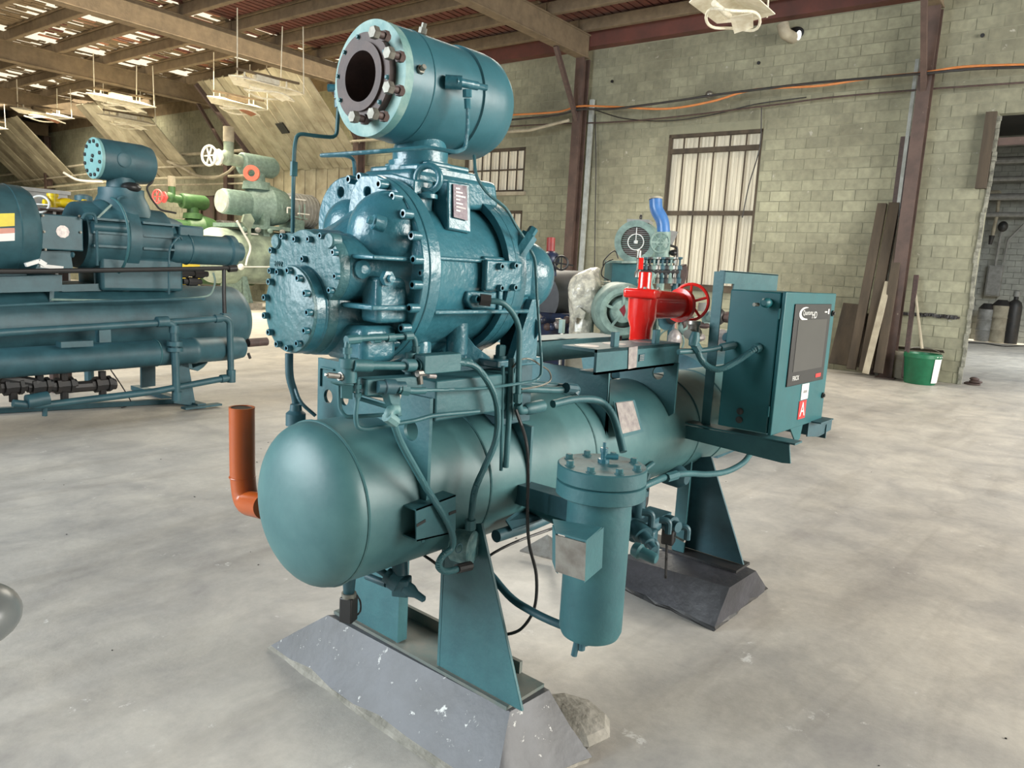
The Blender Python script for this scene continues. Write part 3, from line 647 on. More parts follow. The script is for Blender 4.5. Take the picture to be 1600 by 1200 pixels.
text('2022', 'cast_number', .022, (1.2305, YC+.125, 1.575), (0, -1, 0), (0, 0, 1), COVER, plate_, .002)
slide = part('slide_valve_cylinder', G().lathe((1.192, YC, 1.452), (1, 0, 0), [(0, .118), (.004, .124), (.03, .126), (.032, .124), (.035, .126), (.10, .128)], 56), CAST, P)
scv = part('slide_valve_cover', G().lathe((1.186, YC, 1.452), (1, 0, 0), [(0, .118), (.002, .122), (.014, .124)], 56), COVER, P)
for k in range(13):
    a = 2*PI*(k+.5)/13; inst('bolt', CAP, (1.186, YC+.109*math.cos(a), 1.452+.109*math.sin(a)), scv, (-1, 0, 0), scale=.85)
for k, (y, z) in enumerate([(.155, .115), (.15, .03), (.115, .142), (.055, .128), (-.005, .128), (-.06, .140), (-.125, .132), (-.165, .07), (-.155, -.03), (.163, -.06), (-.13, -.09)]):
    pass
for (zx, zy) in ((95, 505), (152, 432), (218, 447), (290, 447), (355, 430), (420, 515), (430, 640), (400, 712), (90, 612)):
    px, py = 400+zx/3.333, 240+zy/3.333
COVB = [(1.232, 1.999, 1.614), (1.232, 1.942, 1.655), (1.232, 1.878, 1.648), (1.232, 1.81, 1.649), (1.232, 1.753, 1.659), (1.232, 1.694, 1.616), (1.232, 1.684, 1.553), (1.232, 1.708, 1.514), (1.232, 2.004, 1.554), (1.232, 1.837, 1.594)]
for q in COVB: inst('bolt', CAP, q, plate_, (-1, 0, 0), scale=.8)
for q in ((1.225, 1.986, 1.64), (1.225, 1.723, 1.647)): part('boss', G().lathe(q, (1, 0, 0), [(0, .019), (.004, .022), (.03, .022)], 20), COVER, plate_)
# casting boss and plugs on the inlet casing
part('plug', G().lathe((1.296, 1.665, 1.575), (0, -1, 0), [(-.02, .026), (.004, .026), (.008, .016), (.012, .012)], 20), CAST, casing)
part('side_box', G().span((1.318, 1.62, 1.558), (1.526, 1.7, 1.429)), CAST, casing, bevel=.014, seg=3)
part('square_plug', G().lathe((1.343, 1.612, 1.554), (0, -1, 0), [(-.01, .022), (.006, .022), (.008, .012), (.02, .011)], 6), CAST, casing)
part('lower_block', G().span((1.285, 1.64, 1.315), (1.41, 1.82, 1.42)), CAST, casing, bevel=.02, seg=3)
part('side_rib', G().span((1.27, 1.585, 1.603), (1.42, 1.72, 1.615)), CAST, casing, bevel=.004)
part('side_rib', G().span((1.27, 1.585, 1.468), (1.42, 1.72, 1.482)), CAST, casing, bevel=.004)
part('bearing_dome', G().ell((1.43, 1.725, 1.672), (.115, .115, .130), 36, 20), CAST, casing)
part('bearing_dome', G().ell((1.50, 2.00, 1.69), (.07, .10, .10), 32, 18), CAST, casing)
part('dome_boss', G().lathe((1.32, 1.65, 1.706), (-1, .35, .25), [(-.03, .022), (.0, .022), (.004, .018)], 20), CAST, casing)
part('dome_plug', G().lathe((1.3, 1.633, 1.706), (-1, .35, .25), [(0, .012), (.012, .012), (.014, .006)], 6), CAST, casing)
# big bolted flanges
def dflange(x, th, nm, hole):
    out = [(x, 1.845-.285*math.cos(math.radians(a)), CZ+.285*math.sin(math.radians(a))) for a in range(-80, 79, 4)]
    out += [(x, 1.845, 1.848), (x, 1.873, 1.828), (x, 1.893, 1.80), (x, 1.903, 1.76), (x, 1.906, 1.70), (x, 1.906, 1.40)]
    return part(nm, G().plate(out, (th, 0, 0), [circ((x, hole[0], hole[1]), .015, n=14)]), CAST, P, bevel=.005)
fl1 = dflange(1.425, .026, 'casing_flange', (1.816, 1.80))
fl2 = dflange(1.452, .045, 'housing_flange', (1.816, 1.80))
flm = part('flange_wing', G().plate([(1.505, 1.70, 1.84), (1.505, 1.80, 1.862), (1.505, 1.94, 1.866)]+[(1.505, 2.03+.145*math.sin(a*PI/16), 1.72+.142*math.cos(a*PI/16)) for a in range(0, 9)]+[(1.505, 2.175, 1.50), (1.505, 2.10, 1.36), (1.505, 1.70, 1.36)], (.03, 0, 0), [circ((1.505, 2.055, 1.813), .017, n=14)]), CAST, P, bevel=.005)
for (zx_, zy_) in (): pass
FB = [(1.424, 1.727, 1.816), (1.424, 1.666, 1.781), (1.424, 1.617, 1.733), (1.424, 1.58, 1.674), (1.424, 1.569, 1.609), (1.424, 1.569, 1.54), (1.424, 1.578, 1.475), (1.424, 1.61, 1.416), (1.424, 1.659, 1.368), (1.48, 1.943, 1.843), (1.48, 1.89, 1.849)]
for q in FB: inst('bolt', CAP, q, fl1, (-1, 0, 0), scale=(1.15, 1.15, 1.7))
inst('bolt', CAP, (1.424, 1.564, 1.573), fl1, (-1, 0, 0), scale=(.9, .9, .4))
# rotor housing
hous = part('rotor_housing', G().lathe((1.497, YC, CZ-.005), (1, 0, 0), [(0, .262), (.02, .255), (.05, .245), (.34, .238)], 64), CAST, P)
part('side_rib', G().span((1.50, 1.60, 1.612), (1.93, 1.66, 1.624)), CAST, hous, bevel=.004)
part('side_rib', G().span((1.50, 1.585, 1.455), (1.93, 1.64, 1.468)), CAST, hous, bevel=.004)
part('side_rib', G().span((1.78, 1.59, 1.455), (1.80, 1.64, 1.624)), CAST, hous, bevel=.004)
part('foot_boss', G().cyl((1.70, 1.69, 1.42), (1.70, 1.69, 1.32), .035, n=20), CAST, hous)
part('lower_sump', G().lathe((1.55, YC, 1.42), (1, 0, 0), [(0, .10), (.02, .135), (.36, .135), (.38, .11)], 40), CAST, hous)
# top ridge with lifting eye and name plate
part('top_ridge', G().prism([(1.52, 1.71, 1.78), (1.52, 1.99, 1.78), (1.52, 1.97, 1.88), (1.52, 1.73, 1.88)], (.38, 0, 0)), CAST, hous, bevel=.02, seg=3)
part('eye_pad', G().prism([(1.525, 1.70, 1.71), (1.525, 1.765, 1.77), (1.525, 1.765, 1.845), (1.525, 1.70, 1.845)], (.06, 0, 0)), CAST, hous, bevel=.008)
ey = (1.55, 1.69, 1.849)
part('lifting_eye', G().torus(ey, (-.8, -.45, 0), .037, .010, 30, 12).lathe((ey[0], ey[1], ey[2]-.058), (0, 0, 1), [(0, .03), (.012, .03), (.02, .014)], 18), CAST, hous)
part('name_pad', G().prism([(1.598, 1.655, 1.848), (1.694, 1.655, 1.85), (1.689, 1.635, 1.699), (1.587, 1.635, 1.705)], (0, .07, 0)), CAST, hous, bevel=.006)
a_, b_, c_, d_ = (1.614, 1.652, 1.84), (1.672, 1.652, 1.84), (1.666, 1.636, 1.736), (1.606, 1.636, 1.742)
npl = part('name_plate', G().prism([a_, b_, c_, d_], (0, -.004, 0)), PURP, P)
for k in range(7):
    z = .12+.11*k; A = V(a_).lerp(V(d_), z); B2 = V(b_).lerp(V(c_), z)
    part('printed_row', G().bar(A.lerp(B2, .15)+V((0, -.005, 0)), A.lerp(B2, .45+.4*((k*7) % 3)/2)+V((0, -.005, 0)), .001, .0045), PLATE if k % 2 else LBLW, npl)
# discharge side flange with recess, end housing
part('discharge_flange', G().lathe((1.845, YC, CZ), (1, 0, 0), [(0, .265), (.005, .27), (.055, .27), (.06, .265)], 64), CAST, P)
df = part('recess_ring', G().ring((1.815, YC, CZ), (1, 0, 0), .246, .27, .032, 64), CAST, P)
for k in range(6):
    a = math.radians(140+k*17); inst('bolt', DOT, (1.842, YC+.243*math.cos(a), CZ+.243*math.sin(a)), df, (-1, 0, 0))
eh = part('discharge_housing', G().lathe((1.90, YC, CZ), (1, 0, 0), [(0, .25), (.06, .235), (.13, .20), (.18, .15), (.20, .10), (.205, .06)], 56), CAST, P)
part('thrust_cap', G().ell((2.03, 1.705, 1.575), (.11, .11, .12), 32, 18), CAST, eh)
sv = (1.905, 1.6, 1.679)
part('relief_plug', G().cyl((sv[0]-.03, sv[1]+.02, sv[2]-.05), (sv[0]+.02, sv[1]-.0, sv[2]+.03), .03, n=8).cyl((sv[0]+.02, sv[1], sv[2]+.03), (sv[0]+.035, sv[1]-.005, sv[2]+.055), .016, n=6), CAST, eh)
part('top_bracket', G().prism([(1.878, 1.6, 1.686), (1.921, 1.6, 1.716), (1.957, 1.6, 1.687), (1.914, 1.6, 1.647)], (0, .03, 0)), CAST, eh, bevel=.004)
# bolted cover on the near side
ca, cb_ = (1.7, 1.575, 1.62), (1.845, 1.575, 1.538)
cvr = part('side_cover', G().span((1.703, 1.578, 1.623), (1.875, 1.602, 1.527)), CAST, P, bevel=.008, seg=3)
part('cover_base', G().span((1.716, 1.602, 1.633), (1.957, 1.66, 1.509)), CAST, P, bevel=.008)
for q in ((1.757, 1.578, 1.604), (1.824, 1.578, 1.609), (1.762, 1.578, 1.537), (1.827, 1.578, 1.54)): inst('bolt', CAP, q, cvr, (0, -1, 0), scale=.95)
part('lower_pad', G().prism([(1.645, 1.6, 1.524), (1.803, 1.6, 1.526), (1.808, 1.6, 1.466), (1.671, 1.6, 1.469), (1.644, 1.6, 1.495)], (0, .06, 0)), CAST, P, bevel=.006)
inst('bolt', CAP, (1.674, 1.6, 1.501), cvr, (0, -1, 0), scale=1.1)
# support pedestal at the discharge end
ped = part('pedestal', G().prism([(1.99, 1.746, 1.486), (1.99, 1.654, 1.525), (1.99, 1.636, 1.361), (1.99, 1.681, 1.255), (1.99, 1.766, 1.251), (1.99, 1.767, 1.405)], (.05, 0, 0)), CAST, P, bevel=.008)
part('pedestal_web', G().prism([(1.87, 1.60, 1.285), (2.0, 1.60, 1.285), (2.0, 1.60, 1.50), (1.96, 1.60, 1.50)], (0, .03, 0)), CAST, ped)
part('pedestal_dish', G().lathe((1.985, 1.635, 1.40), (1, 0, 0), [(0, .05), (.012, .045)], 24), CAST, ped)
part('foot_plate', G().span((1.80, 1.60, 1.276), (2.04, 2.09, 1.30)), CAST, P, bevel=.004)
inst('foot_bolt', HEX, (1.87, 1.65, 1.30), ped, (0, 0, 1), scale=(1.6, 1.6, 3))
part('drain_neck', G().lathe((1.60, 1.76, 1.275), (0, 0, 1), [(0, .042), (.015, .042), (.017, .03), (.04, .03), (.042, .04), (.07, .04), (.10, .034)], 24), CAST, P)
part('front_foot', G().prism([(1.70, 1.75, 1.276), (1.80, 1.66, 1.276), (1.84, 1.66, 1.30), (1.80, 1.70, 1.34), (1.72, 1.76, 1.46), (1.68, 1.78, 1.46)], (0, .1, .0)), CAST, P, bevel=.006)
# ------------------------------------------------ suction neck and trap
nk = part('suction_neck', G().lathe((1.66, YC, 1.875), (0, 0, 1), [(0, .115), (.02, .115), (.022, .10), (.04, .10), (.042, .088), (.075, .088), (.10, .080), (.14, .078), (.18, .086)], 40), CAST, P)
part('step_flange', G().span((1.55, 1.735, 1.868), (1.81, 1.965, 1.895)), CAST, P, bevel=.006)
part('step_flange', G().span((1.60, 1.745, 1.895), (1.78, 1.955, 1.912)), CAST, P, bevel=.006)
TZ = 2.127
trap = part('suction_trap', G().lathe((1.455, YC, TZ), (1, 0, 0), [(.012, .150), (.0125, .163), (.10, .1645), (.30, .165), (.308, .165), (.312, .172), (.40, .173), (.44, .168), (.475, .148), (.495, .10), (.50, .001)], 72, caps=False), TRAPM, P)
part('trap_seam', G().torus((1.56, YC, TZ), (1, 0, 0), .164, .0028, 56, 6), TRAPM, trap)
tf = part('trap_face_ring', G().ring((1.448, YC, TZ), (1, 0, 0), .095, .164, .03, 64), SCUFF, P)
ir = part('companion_flange', G().ring((1.424, YC, TZ), (1, 0, 0), .072, .123, .03, 56), BROWN, P)
part('flange_face', G().ring((1.416, YC, TZ), (1, 0, 0), .071, .097, .012, 56), BROWN, ir)
part('inner_bore', G().lathe((1.43, YC, TZ), (1, 0, 0), [(0, .0725), (.18, .0725), (.19, .001)], 48, caps=False), BROWN, ir)
part('strainer_back', G().lathe((1.60, YC, TZ), (1, 0, 0), [(0, .072), (.005, .072)], 40), STEEL, ir)
def stud(q, l):
    s_ = part('stud', G().cyl((q[0]+l, q[1], q[2]), (q[0]+.015, q[1], q[2]), .0105, n=14), BROWN, P)
    part('stud_head', G().lathe(q, (1, 0, 0), [(0, .016), (.003, .018), (.018, .018)], 6), ZINC, s_)
    part('nut', G().lathe((q[0]+l-.02, q[1], q[2]), (1, 0, 0), [(0, .016), (.015, .016)], 6), BROWN, s_)
for q in ((1.365, 1.736, 2.219), (1.365, 1.671, 2.156), (1.365, 1.669, 2.067), (1.365, 1.733, 2.004), (1.375, 1.832, 2.006)): stud(q, .06)
for k in range(10):
    a = 2*PI*(k+.2)/10; inst('stud_nut', HEX, (1.424, YC+.115*math.cos(a), TZ+.115*math.sin(a)), ir, (-1, 0, 0), scale=.5)
for q in ((1.626, 1.82, 2.304), (1.501, 1.685, 2.144)): part('trap_plug', G().lathe(q, (0, -.3, 1) if q[2] > 2.2 else (-.1, -1, .3), [(-.01, .013), (.006, .013), (.007, .008), (.02, .008)], 6), ZINC, trap)
# small service valve and copper lines on the trap
va = (1.65, 1.63, 2.131)
val = part('service_valve', G().cyl((va[0]-.04, va[1]+.02, va[2]), (va[0]+.03, va[1], va[2]), .013, n=12).cyl((va[0]+.03, va[1], va[2]), (va[0]+.06, va[1]-.01, va[2]), .009, n=10).cyl((va[0]-.055, va[1]+.05, va[2]), (va[0]-.02, va[1]+.015, va[2]), .020, n=14), CAST, P)
part('flare_nut', G().cyl((1.637, 1.63, 2.112), (1.639, 1.63, 2.091), .014, n=6).cyl((1.639, 1.63, 2.087), (1.643, 1.63, 2.059), .010, n=6), CAST, val)
part('sensing_line', G().tube([(1.643, 1.63, 2.063), (1.646, 1.63, 2.005), (1.64, 1.63, 1.945), (1.601, 1.63, 1.928), (1.539, 1.68, 1.936), (1.43, 1.75, 1.913), (1.357, 1.95, 1.901)], .0062, 8, bend=.015), CAST, P)
part('sensing_line', G().tube([(1.357, 1.95, 1.901), (1.474, 1.99, 1.92), (1.514, 2, 1.916), (1.524, 2, 1.834)], .0062, 8, bend=.015), CAST, P)
v2 = (1.463, 2.02, 2.123)
vl = part('service_valve', G().cyl((v2[0]-.015, v2[1]+.03, v2[2]), (v2[0]+.03, v2[1]-.03, v2[2]), .012, n=12).cyl((1.463, 2.02, 2.114), (1.463, 2.02, 2.091), .011, n=6).cyl((1.465, 2.02, 2.088), (1.466, 2.02, 2.065), .0125, n=8), CAST, P)
part('sensing_line', G().tube([(1.466, 2.02, 2.071), (1.461, 2.02, 1.974), (1.414, 2.04, 1.971), (1.358, 2.08, 1.974), (1.356, 2.09, 1.933), (1.354, 2.09, 1.875), (1.352, 2.09, 1.67)], .006, 8, bend=.02), TEAL, P)
part('line_coupling', G().cyl((1.355, 2.09, 1.889), (1.354, 2.09, 1.846), .011, n=6), TEAL, vl)
# long capillary from the neck over the right shoulder
part('capillary', G().curve([(1.71, 1.66, 1.936), (1.684, 1.62, 1.87), (1.715, 1.6, 1.822), (1.778, 1.58, 1.784), (1.831, 1.58, 1.735), (1.872, 1.58, 1.702)], .005, 7), TEAL, P)
part('capillary', G().curve([(1.887, 1.56, 1.663), (1.902, 1.55, 1.623), (1.909, 1.54, 1.52), (1.922, 1.53, 1.395), (1.931, 1.52, 1.279), (1.914, 1.52, 1.244), (1.842, 1.52, 1.237), (1.676, 1.53, 1.233), (1.511, 1.53, 1.241), (1.416, 1.53, 1.248)], .005, 7), TEAL, P)
# ------------------------------------------------ pipework at the front saddle
def pipe(pts, r, y=None, nm='oil_pipe', m=TEAL, bend=.02, par=P): return part(nm, G().tube(pts, r, 14, bend=bend), m, par)
p1 = pipe([(1.219, 1.62, 1.338), (1.217, 1.62, 1.39), (1.438, 1.6, 1.394), (1.445, 1.6, 1.343)], .0085)
for a, b in (((1.219, 1.62, 1.351), (1.219, 1.62, 1.368)), ((1.214, 1.62, 1.387), (1.258, 1.62, 1.389)), ((1.302, 1.62, 1.388), (1.326, 1.62, 1.388)), ((1.343, 1.61, 1.39), (1.368, 1.61, 1.391)), ((1.399, 1.6, 1.393), (1.426, 1.6, 1.394)), ((1.444, 1.6, 1.364), (1.445, 1.6, 1.349))): part('fitting', G().cyl(a, b, .0125, n=10), TEAL, p1)
p2 = pipe([(1.22, 1.615, 1.336), (1.221, 1.615, 1.275)], .022, nm='valve_block', m=TEAL)
part('valve_cap', G().cyl((1.22, 1.615, 1.339), (1.22, 1.615, 1.315), .026, n=20), TEAL, p2)
p3 = pipe([(1.219, 1.6, 1.322), (1.265, 1.59, 1.32), (1.386, 1.57, 1.314), (1.432, 1.57, 1.314), (1.631, 1.56, 1.313)], .012)
for a, b, r in (((1.22, 1.595, 1.323), (1.272, 1.585, 1.319), .017), ((1.377, 1.57, 1.316), (1.41, 1.57, 1.314), .019), ((1.42, 1.57, 1.313), (1.454, 1.57, 1.313), .021), ((1.547, 1.56, 1.314), (1.579, 1.56, 1.314), .019)): part('fitting', G().cyl(a, b, r, n=12), TEAL, p3)
sb = G().span((1.425, 1.54, 1.344), (1.572, 1.59, 1.29)); part('solenoid_block', sb, TEAL, P, bevel=.003)
part('valve_neck', G().cyl((1.423, 1.6, 1.346), (1.427, 1.6, 1.264), .016, n=12), TEAL, P)
part('needle_valve', G().cyl((1.164, 1.63, 1.296), (1.194, 1.62, 1.292), .008, n=8).cyl((1.156, 1.63, 1.298), (1.168, 1.63, 1.296), .004, n=8).cyl((1.194, 1.62, 1.292), (1.214, 1.62, 1.287), .012, n=8), STEEL, P)
part('angle_bracket', G().prism([(1.167, 1.62, 1.28), (1.223, 1.6, 1.272), (1.224, 1.6, 1.23), (1.203, 1.62, 1.232), (1.202, 1.62, 1.265)], (0, .005, 0)).prism([(1.167, 1.62, 1.28), (1.223, 1.6, 1.272), (1.40, 1.66, 1.21), (1.33, 1.67, 1.22)], (0, 0, -.004)), TEAL, P)
part('support_bar', G().bar((1.255, 1.6, 1.262), (1.431, 1.575, 1.262), .05, .045), TEAL, P, bevel=.003)
part('pressure_sensor', G().lathe((1.275, 1.56, 1.266), (1, -.3, -.05), [(0, .017), (.02, .017), (.022, .021), (.05, .021), (.052, .015), (.08, .015)], 20), SHADE, P)
part('strap_plate', G().prism([(1.297, 1.55, 1.273), (1.343, 1.55, 1.265), (1.358, 1.55, 1.177), (1.342, 1.55, 1.176), (1.311, 1.55, 1.222)], (0, .03, 0)), TEAL, P, bevel=.003)
p4 = pipe([(1.326, 1.535, 1.258), (1.377, 1.53, 1.249), (1.42, 1.53, 1.247)], .010)
part('fitting', G().cyl((1.335, 1.535, 1.256), (1.358, 1.53, 1.251), .015, n=6), TEAL, p4)
part('small_valve', G().cyl((1.415, 1.55, 1.296), (1.421, 1.55, 1.263), .008, n=10).cyl((1.407, 1.55, 1.293), (1.437, 1.55, 1.293), .010, n=8), STEEL, P)
part('relief_nipple', G().cyl((1.459, 1.56, 1.282), (1.487, 1.56, 1.278), .007, n=8), PLATE, P)
p5 = pipe([(1.239, 1.6, 1.284), (1.239, 1.6, 1.227), (1.234, 1.6, 1.183), (1.241, 1.6, 1.15), (1.264, 1.59, 1.144), (1.332, 1.57, 1.152), (1.409, 1.55, 1.159), (1.463, 1.55, 1.165), (1.509, 1.55, 1.164), (1.658, 1.54, 1.159)], .0065, bend=.015)
for a, b in (((1.24, 1.6, 1.27), (1.24, 1.6, 1.258)), ((1.24, 1.6, 1.246), (1.241, 1.6, 1.235))): part('fitting', G().cyl(a, b, .011, n=8), TEAL, p5)
pipe([(1.238, 1.68, 1.259), (1.242, 1.68, 1.187), (1.247, 1.66, 1.168), (1.35, 1.62, 1.17), (1.361, 1.6, 1.176)], .006, nm='oil_pipe')
pipe([(1.296, 1.66, 1.215), (1.361, 1.6, 1.191)], .006, nm='oil_pipe')
# elbow and long hose down the near side
el = part('hose_elbow', G().tube([(1.336, 1.55, 1.198), (1.312, 1.545, 1.201), (1.299, 1.54, 1.19), (1.311, 1.54, 1.17)], .0145, 14, bend=.02), SCUFFD, P)
part('hose_nut', G().cyl((1.292, 1.54, 1.187), (1.325, 1.54, 1.165), .017, n=8), SCUFFD, el)
part('hose', G().curve([(1.315, 1.54, 1.17), (1.345, 1.54, 1.108), (1.393, 1.54, 1.036), (1.454, 1.54, 0.949), (1.506, 1.53, 0.872), (1.553, 1.53, 0.797), (1.556, 1.53, 0.747), (1.519, 1.53, 0.732), (1.502, 1.53, 0.704), (1.535, 1.53, 0.677), (1.594, 1.53, 0.67)], .0105, 10), TEAL, P)
part('hose', G().curve([(1.566, 1.55, 1.316), (1.619, 1.54, 1.307), (1.665, 1.53, 1.269), (1.705, 1.52, 1.208), (1.725, 1.52, 1.14), (1.72, 1.52, 1.059), (1.686, 1.53, 0.979), (1.647, 1.53, 0.914), (1.637, 1.53, 0.843), (1.634, 1.53, 0.798)], .0105, 10), TEAL, P)
part('hose_nut', G().cyl((1.633, 1.53, 0.819), (1.635, 1.53, 0.788), .017, n=8), TEAL, P)
jb = part('junction_box', G().lathe((1.677, 1.56, 0.707), (.35, -.95, 0), [(-.06, .052), (.0, .055), (.004, .055), (.008, .05)], 24), SCUFFD, P)
part('emblem_disc', G().torus((1.577, 1.52, 0.743), (0, -1, 0), .014, .002, 20, 6), SHADE, jb)
part('conduit_fitting', G().cyl((1.583, 1.53, 0.672), (1.643, 1.53, 0.665), .015, n=10), DARK, jb)
# square tube bracket on the vessel
f0, f1, f2, f3 = V((1.417, 1.545, 0.895)), V((1.578, 1.545, 0.907)), V((1.585, 1.545, 0.785)), V((1.424, 1.545, 0.796)); W_ = V((0, .085, 0))
sq = G().prism([f0, f1, f2, f3], (0, .005, 0)).prism([f0, f1, f1+W_, f0+W_], (0, 0, -.005)).prism([f3, f2, f2+W_, f3+W_], (0, 0, .005))
tb = part('square_tube_bracket', sq, TEAL, P); part('slot', G().bar(f0.lerp(f3, .5)+V((0, -.001, 0)), f0.lerp(f3, .42)+V((.035, -.001, 0)), .002, .009), BLACK, tb); part('slot', G().bar(f1.lerp(f2, .45)+V((-.03, -.001, 0)), f1.lerp(f2, .43)+V((0, -.001, 0)), .002, .009), BLACK, tb)
# vertical pipe and conduits on the near side by the pedestal
pv = pipe([(1.7, 1.57, 1.497), (1.741, 1.54, 1.497), (1.787, 1.53, 1.46), (1.82, 1.53, 1.409), (1.824, 1.53, 1.316), (1.831, 1.53, 1.169)], .0095, nm='oil_pipe', bend=.04)
part('fitting', G().cyl((1.682, 1.58, 1.5), (1.707, 1.56, 1.498), .02, n=6), DARK, pv); part('fitting', G().cyl((1.828, 1.53, 1.201), (1.83, 1.53, 1.173), .015, n=8), TEAL, pv)
part('sight_glass_run', G().tube([(1.831, 1.53, 1.165), (1.843, 1.53, 1.142), (1.902, 1.53, 1.14)], .014, 12, bend=.01), TEAL, P)
chk = part('check_valve', G().lathe((1.869, 1.53, 1.144), V((2.034, 1.53, 1.148))-V((1.869, 1.53, 1.144)), [(0, .014), (.01, .02), (.05, .022), (.09, .022), (.10, .014)], 14), TEAL, P)
part('hose', G().curve([(2.019, 1.53, 1.147), (2.14, 1.52, 1.153), (2.252, 1.5, 1.14), (2.282, 1.46, 1.099), (2.276, 1.42, 1.035), (2.256, 1.38, 0.972)], .014, 12), TEAL, P)
pipe([(1.889, 1.68, 1.193), (2.156, 1.62, 1.169), (2.239, 1.6, 1.172)], .013, nm='oil_pipe'); pipe([(2.098, 1.75, 1.184), (2.281, 1.7, 1.161), (2.234, 1.62, 1.172)], .013, nm='oil_pipe')
part('flex_joint', G().tube([(2.183, 1.6, 1.179), (2.248, 1.6, 1.169), (2.234, 1.6, 1.151)], .02, 10, bend=.02), SHADE, P)
pipe([(1.822, 1.56, 1.312), (1.826, 1.56, 1.143), (1.823, 1.56, 0.949)], .010, nm='drain_tube'); pipe([(1.794, 1.57, 1.288), (1.812, 1.57, 0.938)], .006, nm='drain_tube')
part('wire_loop', G().curve([(1.816, 1.55, 1.283), (1.84, 1.54, 1.308), (1.892, 1.54, 1.309), (1.952, 1.54, 1.284), (1.999, 1.54, 1.261), (2.01, 1.54, 1.229), (1.959, 1.54, 1.214), (1.858, 1.54, 1.211)], .003, 6), ZINC, P)
# black cable running down to the floor
part('power_cable', G().curve([(1.787, 1.5, 1.157), (1.799, 1.46, 1.059), (1.806, 1.45, 0.955), (1.814, 1.45, 0.826), (1.834, 1.45, 0.712), (1.883, 1.45, 0.588), (1.896, 1.46, 0.466), (1.883, 1.5, 0.381), (1.859, 1.55, 0.349), (1.89, 1.6, 0.334)], .0055, 8), BLACK, P)
part('power_cable', G().curve([(1.647, 1.75, 0.632), (1.638, 1.7, 0.631), (1.695, 1.68, 0.579)], .005, 7), BLACK, P)
part('power_cable', G().curve([(1.859, 1.7, 0.55), (1.884, 1.65, 0.606), (1.985, 1.62, 0.636), (2.165, 1.6, 0.647)], .005, 7), BLACK, P)
pipe([(1.838, 1.62, 0.557), (1.823, 1.5, 0.503), (1.807, 1.35, 0.499), (1.838, 1.25, 0.484)], .013, nm='oil_pipe', m=SHADE, bend=.05)
pipe([(1.839, 1.6, 0.695), (2.028, 1.6, 0.692), (2.235, 1.6, 0.702)], .022, nm='oil_pipe', m=SHADE)
part('tray_plate', G().prism([(1.885, 1.6, 0.737), (2.185, 1.7, 0.736), (2.233, 1.6, 0.72), (2.166, 1.55, 0.723), (1.886, 1.57, 0.71)], (0, 0, .006)), SHADE, P)
# drains under the vessel
q = V((1.425, 1.86, 0.511))
dn = part('drain_connector', G().lathe((q.x, q.y, .63), (0, 0, -1), [(0, .02), (.03, .02), (.032, .027), (.05, .022), (.63-q.z-.02, .018), (.63-q.z-.015, .014)], 12), SHADE, P)
part('black_sensor', G().box((q.x, q.y, q.z-.035), (.045, .045, .085), rz=.4), BLACK, P, bevel=.004); part('sensor_ring', G().cyl((q.x, q.y, q.z+.005), (q.x, q.y, q.z+.02), .024, n=20), ZINC, P)
part('sensor_wire', G().curve([(1.45, 1.86, 0.525), (1.464, 1.85, 0.491), (1.465, 1.85, 0.457), (1.447, 1.85, 0.445)], .003, 6), BLACK, P)
dv = part('drain_valve', G().lathe((1.53, 1.8, 0.581), V((1.562, 1.72, 0.545))-V((1.53, 1.8, 0.581)), [(-.05, .012), (.0, .012), (.0, .026), (.02, .026), (.022, .034), (.055, .034), (.056, .02), (.075, .02), (.077, .024), (.10, .022), (.12, .013), (.15, .011), (.155, .004)], 16), SHADE, P)
part('valve_bonnet', G().box((1.554, 1.75, 0.552), (.055, .055, .06), rz=.6), SHADE, dv, bevel=.006); part('valve_riser', G().cyl((1.554, 1.76, 0.583), (1.566, 1.78, 0.644), .026, n=14), SHADE, dv)
part('valve_pipe', G().cyl((1.528, 1.9, 0.545), (1.531, 1.8, 0.549), .012, n=12), SHADE, dv)
# left side conduit behind the covers
part('oil_pipe', G().tube([(1.363, 2.12, 1.287), (1.364, 2.12, 1.207), (1.389, 2.12, 1.141), (1.395, 2.12, 1.08)], .013, 12, bend=.06), SHADE, P)
part('oil_pipe', G().curve([(1.381, 2.12, 1.185), (1.382, 2.08, 1.131), (1.419, 2.05, 1.085)], .006, 8), SHADE, P)
part('relief_body', G().lathe((1.377, 2.1, 1.07), (0, 0, 1), [(-.02, .032), (.02, .032), (.03, .02), (.05, .018)], 18), SHADE, P)
# orange pipe behind the vessel end
oa, ob = (1.298, 2.3, 1.082), (1.3, 2.3, 0.842)
op = part('drain_riser', G().tube([oa, ob, (1.301, 2.28, 0.755), (1.28, 2.12, 0.785)], .042, 24, bend=.09), ORNG, P, label='orange plastic elbow pipe with open top')
part('pipe_rim', G().ring((oa[0], oa[1], oa[2]-.002), (0, 0, 1), .036, .0425, .006, 32), ORNG, op); part('pipe_bore', G().lathe((oa[0], oa[1], oa[2]+.001), (0, 0, 1), [(0, .036), (.001, .036)], 28), BLACK, op)
part('pipe_socket', G().torus(ob, (0, 0, 1), .042, .003, 30, 8), ORNG, op)
